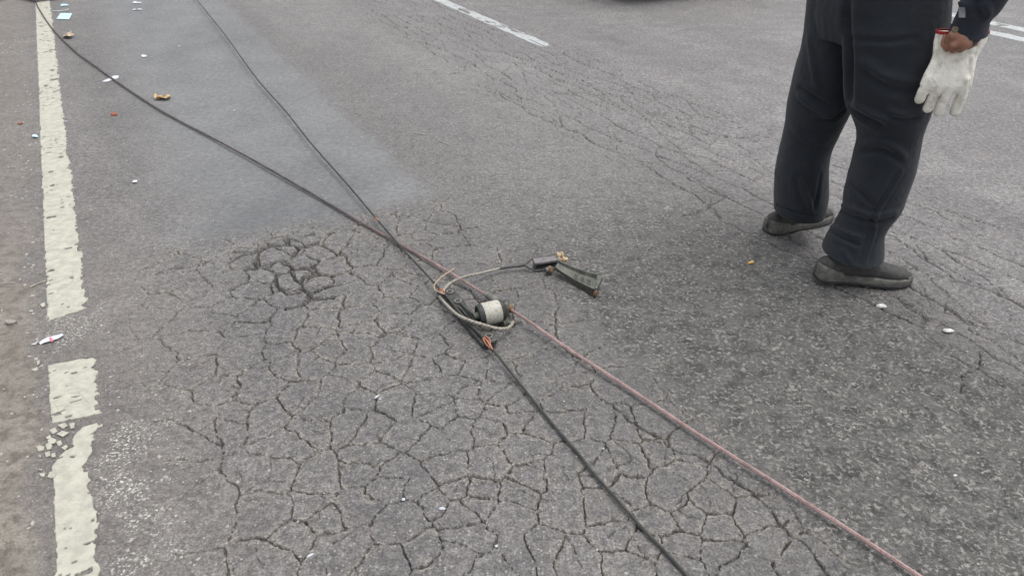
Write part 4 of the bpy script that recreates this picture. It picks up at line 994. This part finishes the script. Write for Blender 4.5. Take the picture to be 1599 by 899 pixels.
def lump(name, px, py, size, mat, label, cat, stretch=(1.6, 1, .6), rot=0, group=None, n=2):
    bm = bmesh.new(); bmesh.ops.create_icosphere(bm, subdivisions=n, radius=.5); r_ = random.Random(int(px * 13 + py))
    ph = [r_.uniform(0, 6) for _ in range(6)]
    for v in bm.verts:
        k = 1 + .22 * math.sin(v.co.x * 7 + ph[0]) * math.sin(v.co.y * 6 + ph[1]) + .15 * math.sin(v.co.z * 9 + ph[2]) + r_.uniform(-.08, .08); v.co *= k
    rz = Matrix.Rotation(rot, 3, 'Z')
    for v in bm.verts:
        v.co = rz @ Vector((v.co.x * stretch[0], v.co.y * stretch[1], v.co.z * stretch[2])) * size
    zmin = min(v.co.z for v in bm.verts); p = on(px, py, 0)
    for v in bm.verts: v.co += p + Vector((0, 0, -zmin - size * .04))
    me = bpy.data.meshes.new(name); bm.to_mesh(me); bm.free(); me.shade_smooth() if n > 1 else me.shade_flat()
    return tag(link(name, me, mat), label, cat, group)
sheet('paper_scrap', [(88,30.5),(95,21.5),(113,21.5),(108,31)], M['bluepaper'], 'larger pale blue paper scrap beside the top of the edge line', 'paper', curl=.006)
sheet('paper_scrap', [(94,10),(96,6.5),(104,6.8),(109,9.8)], M['bluepaper'], 'smaller pale blue paper scrap at the top of the edge line', 'paper', curl=.006)
sheet('paper_scrap', [(98,60),(101,56),(106,56.5),(110,54),(112,52.5),(113,57),(117,58.5),(111,61),(104,61.5)], M['tanpaper'], 'crumpled tan paper where the reddish wire leaves the edge line', 'paper', curl=.03)
sheet('paper_scrap', [(158.5,127.5),(166,124.5),(172,122),(177,118.5),(186,118.5),(184,122.5),(176,124.5),(168,128.5)], M['paper'], 'white paper strip lying under the reddish wire', 'paper', curl=.003)
sheet('dry_leaf', [(241,153),(244,151),(247,152.5),(252,151.5),(258,152),(262,150),(267,151.5),(266,156),(260,157.5),(252,157),(246,156.5),(243,157.5)], M['leaf'], 'yellow curled dry leaf right of the reddish wire', 'leaf', curl=.022)
sheet('paper_scrap', [(50,213.5),(53,212),(58,211.5),(60,214),(57,216.5),(52,216)], M['bluepaper'], 'small bluish scrap left of the edge line', 'paper', curl=.01)
w_ = sheet('wrapper', [(61,535),(67,532),(73,528),(84,524.5),(97,521),(100,525),(92,530),(80,534),(70,537),(63,538)], M['paper'], 'white wrapper with a red stripe in the gap of the edge line', 'wrapper', curl=.006)
st_ = sheet('stripe', [(76.5,527.5),(80,526.3),(83.5,532.4),(80,533.6)], M['redprint'], None, None, lift=.009, curl=.001); st_.parent = w_
sheet('paper_scrap', [(49,540),(53,536.5),(61,533.5),(62,536.5),(56,538.5)], M['foam'], 'white torn tip beside the striped wrapper', 'paper', curl=.012)
sheet('paper_scrap', [(206,4.5),(211,2.6),(214,3.6),(222,4.2),(219,5.8),(213,5.2),(209,6.2)], M['paper'], 'white scrap at the very top, left of the black wire', 'paper', curl=.006)
sheet('paper_scrap', [(206,15.8),(210,14.6),(214,15.4),(218,13.8),(223,15.2),(219,16.4),(213,16),(209,16.8)], M['paper'], 'white scrap just below the topmost one, left of the black wire', 'paper', curl=.006)
sheet('paper_scrap', [(220,88),(222,86.5),(229,87),(230,89),(224,89.8)], M['paper'], 'small white flat scrap between the two wires near the top', 'paper', curl=.008)
sheet('paper_scrap', [(206,285.5),(210,283),(215,281.5),(214,285),(209,287)], M['paper'], 'white chip right of the edge line, level with the wire curve', 'paper', curl=.008)
lump('orange_peel', 178.5, 180, .027, M['orange'], 'orange peel lying left of the reddish wire', 'peel', (1.2, 1.1, .7), .2)
lump('orange_peel', 32, 194.5, .022, M['orange'], 'small orange bit on the brown shoulder', 'peel', (1.3, .9, .5), .4)
lump('foam_crumb', 1376, 479.5, .023, M['foam'], 'white foam crumb just in front of the near shoe', 'foam', (1.5, .85, .5), -.15)
lump('foam_crumb', 1480, 518.5, .023, M['foam'], 'white foam crumb at right, beyond the one by the shoe', 'foam', (1.5, .85, .5), -.2)
m = MB(); a, b = on(1170, 410.5, .0045), on(1176, 408.5, .0045); dd = (b - a).normalized(); lathe(m, a - dd * .004, dd, [(0, .0042), (.001, .0052), (.022, .0052), (.023, .004)], 14)
tag(m.build('cigarette_butt', M['butt']), 'yellow cigarette filter left of the near shoe', 'cigarette butt')
for px, py, s, lb, st3, ro in ((690.5, 794.5, .009, 'white crumb at the bottom, left of the black wire', (1.8, 1, .6), -.2), (630, 780, .009, 'yellowish crumb left of the white one at the bottom', (1, 1, .6), 0), (588.5, 620, .008, 'white sliver on the crazed plates, left of the clamp', (2.6, .8, .5), .9), (484.5, 867, .008, 'curved white sliver near the lower left of the crazed plates', (2.2, .8, .5), .7), (775, 853, .008, 'pale round crumb at the bottom edge', (1, 1, .7), 0), (1491.5, 742, .008, 'tiny white chip on the rough lane at lower right', (1.4, 1, .4), .3), (366, 173, .010, 'white crumb between the wires, near the black wire', (1.9, .8, .5), .4), (280, 72.5, .014, 'white crumb between the wires near the top', (1.2, 1, .5), 0), (593.5, 623, .005, 'tiny white dot beside the white sliver', (1, 1, .6), 0), (103, 190, .012, 'white crumb at the right rim of the edge line', (1.3, 1, .5), 0)):
    lump('white_crumb', px, py, s, M['paper'], lb, 'crumb', st3, ro, 'white crumbs scattered on the road')
def stick(pts, r, label, mat='twig'):
    m = MB(); tube(m, spline([on(x, y, r + z) for x, y, z in pts], .02), lambda f: r * (1.1 - .5 * f), 7); return tag(m.build('twig', M[mat]), label, 'twig')
stick([(645, 207, .0), (654, 208.3, .004), (664, 209.5, .0)], .0028, 'short pale twig in the middle of the lane')
stick([(686, 220, .0), (694, 222.5, .004), (702, 226, .0)], .0026, 'short pale twig right of and below the other')
stick([(47, 448, .0), (60, 442, .004), (73, 438, .0)], .0025, 'pale straw on the shoulder touching the edge line')
stick([(82, 17.8, .0), (96, 17.2, .004), (104, 16, .006), (107, 14, .01)], .004, 'white straw between the two pale blue papers', 'paper')
lump('stone', 18, 506, .027, M['stone'], 'grey stone half sunk in the brown shoulder', 'stone', (1.4, .9, .5), .1, n=3)
# flakes broken off the edge line
for i, poly in enumerate([[(57,697),(62,695),(69,697),(68,703),(60,704)], [(71,694),(77,690),(82,695),(80,701),(74,702)], [(70,706),(78,704),(79,711),(72,713)], [(80,708),(86,706),(87,713),(81,714)], [(60,711),(65,710),(63,714)], [(74,744),(78,736),(87,735),(87,743),(80,746)], [(61,739),(71,738),(69,744),(64,743)], [(58,733),(66,731),(65,734)], [(39,713),(45,711.5),(45,714)], [(58,564),(62,562),(62,568),(58,570)], [(49,577),(58,573),(60,577),(54,579)], [(63,475),(70,472),(71,477),(66,480)], [(45,485),(51,483.5),(52,486),(47,487)], [(74,688),(80,683),(88,686),(86,692),(78,693)], [(88,690),(95,687),(97,693),(91,696)], [(96,699),(103,694),(106,697),(101,702)], [(77,671),(86,667),(90,673),(82,677)], [(91,664),(101,660),(106,664),(98,669)], [(108,661),(117,660),(116,668),(110,669)], [(88,677),(97,672),(108,675),(98,682)], [(72,683),(78,679),(80,683),(75,686)]]):
    fl = {5: 'largest lone cream paint flake left of the edge line, low down', 6: 'cream paint flake left of the largest lone flake', 7: 'thin cream paint flake just above the lone pair', 8: 'tiny cream paint flake farthest out on the brown shoulder', 9: 'cream paint flake below the striped wrapper, upper of two', 10: 'cream paint flake below the striped wrapper, lower of two', 11: 'cream paint flake above the striped wrapper, beside the long line', 12: 'small cream paint flake above the striped wrapper, on the shoulder'}
    sheet('paint_flake', poly, M['line'], fl.get(i, 'cream paint flake in the broken heap between two pieces of edge line'), 'paint flake', lift=.0045, curl=.002, group='paint flakes beside the edge line', thick=.0035)
# loose grit nobody could count
def grit(name, label, n, fn, mat, smin, smax, seed):
    r_ = np.random.default_rng(seed); base = np.array([[1, 0, 0], [-1, 0, 0], [0, 1, 0], [0, -1, 0], [0, 0, .8], [0, 0, -.6]], float)
    fc = np.array([[0, 2, 4], [2, 1, 4], [1, 3, 4], [3, 0, 4], [2, 0, 5], [1, 2, 5], [3, 1, 5], [0, 3, 5]])
    u, w = fn(r_, n); s = smin + (smax - smin) * r_.random(n) ** 3; x, y = CY * u - SY * w, SY * u + CY * w
    th = r_.random(n) * 6.28; V = base[None] * (1 + .45 * (r_.random((n, 6, 1)) - .5)) * s[:, None, None] * np.stack([1 + .6 * r_.random(n), np.ones(n), .6 + .3 * r_.random(n)], 1)[:, None, :]
    c, sn = np.cos(th)[:, None], np.sin(th)[:, None]; X = V[..., 0] * c - V[..., 1] * sn; Y = V[..., 0] * sn + V[..., 1] * c
    zz_ = smoothroad(u, w) + s * .25
    P = np.stack([X + x[:, None], Y + y[:, None], V[..., 2] + zz_[:, None]], 2).reshape(-1, 3); Fa = (fc[None] + (np.arange(n) * 6)[:, None, None]).reshape(-1, 3)
    me = bpy.data.meshes.new(name); me.vertices.add(len(P)); me.vertices.foreach_set('co', P.astype(np.float32).ravel()); me.loops.add(Fa.size); me.loops.foreach_set('vertex_index', Fa.astype(np.int32).ravel())
    me.polygons.add(len(Fa)); me.polygons.foreach_set('loop_start', (np.arange(len(Fa)) * 3).astype(np.int32)); me.update(calc_edges=True); me.shade_flat()
    return tag(link(name, me, mat), label, 'grit', kind='stuff')
grit('road_grit', 'loose pale grit scattered over the whole road', 5200, lambda r, n: (r.uniform(-.6, 4.5, n), r.uniform(.4, 8, n)), M['grit'], .0010, .0042, 3)
grit('road_grit', 'white paint crumbs and gravel right of the broken edge line', 330, lambda r, n: (-.22 + np.abs(r.normal(0, .13, n)), r.uniform(1.1, 2.2, n)), M['grit'], .0010, .0050, 4)
grit('road_grit', 'loose gravel lying on the brown shoulder', 1700, lambda r, n: (-.36 - np.abs(r.normal(0, .35, n)), r.uniform(1.1, 7, n)), M['grit'], .0012, .0065, 5)

# ------------------------------------------------------------------ at the very top of the picture
p = at(47, 2); m = MB(); d0 = (at(56, 5.5) - at(38, 0)); d0.z = 0; L0 = d0.length; d0.normalize(); s0_ = Vector((-d0.y, d0.x, 0))
c_ = (at(56, 5.5) + at(38, 0)) / 2 + s0_ * .14 - d0 * .12
obox(m, c_ + Vector((0, 0, .06)), d0, s0_, Vector((0, 0, 1)), L0 + .24, .28, .13); tag(m.build('stone_block', M['bluegrey'], bevel=.02), 'blue grey stone block beside the top end of the edge line', 'stone block')
m = MB(); q0 = at(8, 24); obox(m, q0 + Vector((-.95, 1.0, .003)), Vector((SY * 0 + 1, 0, 0)), Vector((0, 1, 0)), Vector((0, 0, 1)), 1.2, 1.6, .05)
tag(m.build('concrete_slab', M['concrete'], bevel=.006), 'pale concrete slab on the shoulder at the upper left corner', 'slab')

def car():
    cu, cw = 5.22, 7.95; X, Y = xy_of(cu, cw); root = empty('parked_car', (X, Y, 0)); tag(root, 'dark maroon car standing in the far lane beyond the lane dash', 'car')
    d = Vector((-SY, CY, 0)); sd = Vector((CY, SY, 0)); up = Vector((0, 0, 1)); O = Vector((X, Y, 0)); T = lambda a, b, z: O + d * a + sd * b + up * z
    prof = [(-2.15, .22), (-2.22, .42), (-2.20, .68), (-2.12, .90), (-1.95, 1.00), (-1.55, 1.38), (-1.2, 1.47), (-.2, 1.49), (.35, 1.42), (1.05, .98), (1.85, .86), (2.12, .70), (2.20, .45), (2.12, .22)]
    def arch(x0, r=.36):
        return [(x0 + r * math.cos(a), .30 + r * math.sin(a)) for a in [math.pi * k / 8 for k in range(9)]]
    under = [(1.72, .20)] + arch(1.33) + [(.9, .20), (-.9, .20)] + arch(-1.30) + [(-1.75, .20)]
    out = prof + under; m = MB(); secs = [(-.88, .55), (-.86, .0), (-.62, 0), (.62, 0), (.86, 0), (.88, .55)]
    rings = []
    for b, sh_ in ((-.80, .06), (-.88, .0), (.88, .0), (.80, .06)):
        ring = []
        for a, z in out:
            k = 1 - (.22 * max(0, (z - .95)) / .5); ring.append(T(a * (1 - sh_ * .3), b * k, z - sh_ * .2 * (z > .5)))
        rings.append(ring)
    m.loft(rings); body = m.build('body', M['carpaint'], root, sharp=35)
    for b in (-1, 1):
        m = MB(); pts = [(-1.45, 1.06), (-1.22, 1.38), (-.25, 1.40), (.28, 1.34), (.85, 1.02)]
        P = [T(a, b * (.885 * (1 - .22 * max(0, z - .95) / .5) + .004), z) for a, z in pts]; prism(m, P, sd * (-b * .01)); m.build('side_window', M['glass'], body)
        for x0 in (1.33, -1.30):
            m = MB(); c = T(x0, b * .80, .30); lathe(m, c - sd * b * .10, sd * b, [(0, .18), (0, .28), (.03, .305), (.17, .305), (.20, .28), (.20, .19)], 32); w = m.build('wheel', M['rubber'], root)
            m = MB(); lathe(m, c + sd * b * .06, sd * b, [(0, .19), (.03, .195), (.03, .17), (.0, .15), (.02, .05), (.03, .04), (.03, .001)], 20); m.build('rim', M['alloy'], w)
        m = MB(); obox(m, T(-2.19, b * .62, .74), d, sd, up, .06, .34, .16); m.build('tail_lamp', M['redtrim'], body, bevel=.02)
        m = MB(); obox(m, T(2.05, b * .62, .68), d, sd, up, .16, .34, .14); m.build('headlight', M['lamp'], body, bevel=.03)
        m = MB(); obox(m, T(.72, b * .97, 1.0), d, sd, up, .12, .20, .14); m.build('mirror', M['carpaint'], body, bevel=.03)
    m = MB(); P = [T(-1.90, -.66, 1.035), T(-1.90, .66, 1.035), T(-1.585, .58, 1.37), T(-1.585, -.58, 1.37)]; prism(m, [p + (-d + up) * .012 for p in P], (d - up) * .008); m.build('rear_window', M['glass'], body)
    m = MB(); P = [T(.99, -.68, 1.03), T(.99, .68, 1.03), T(.40, .60, 1.40), T(.40, -.60, 1.40)]; prism(m, [p + (d + up) * .012 for p in P], (-d - up) * .008); m.build('windscreen', M['glass'], body)
    m = MB(); obox(m, T(-2.17, 0, .38), d, sd, up, .12, 1.66, .26); m.build('bumper', M['plastic'], body, bevel=.04)
    m = MB(); obox(m, T(2.13, 0, .38), d, sd, up, .14, 1.60, .24); m.build('bumper', M['plastic'], body, bevel=.04)
    m = MB(); obox(m, T(0, 0, .19), d, sd, up, 3.6, 1.4, .06); m.build('underbody', M['plastic'], root)
car()
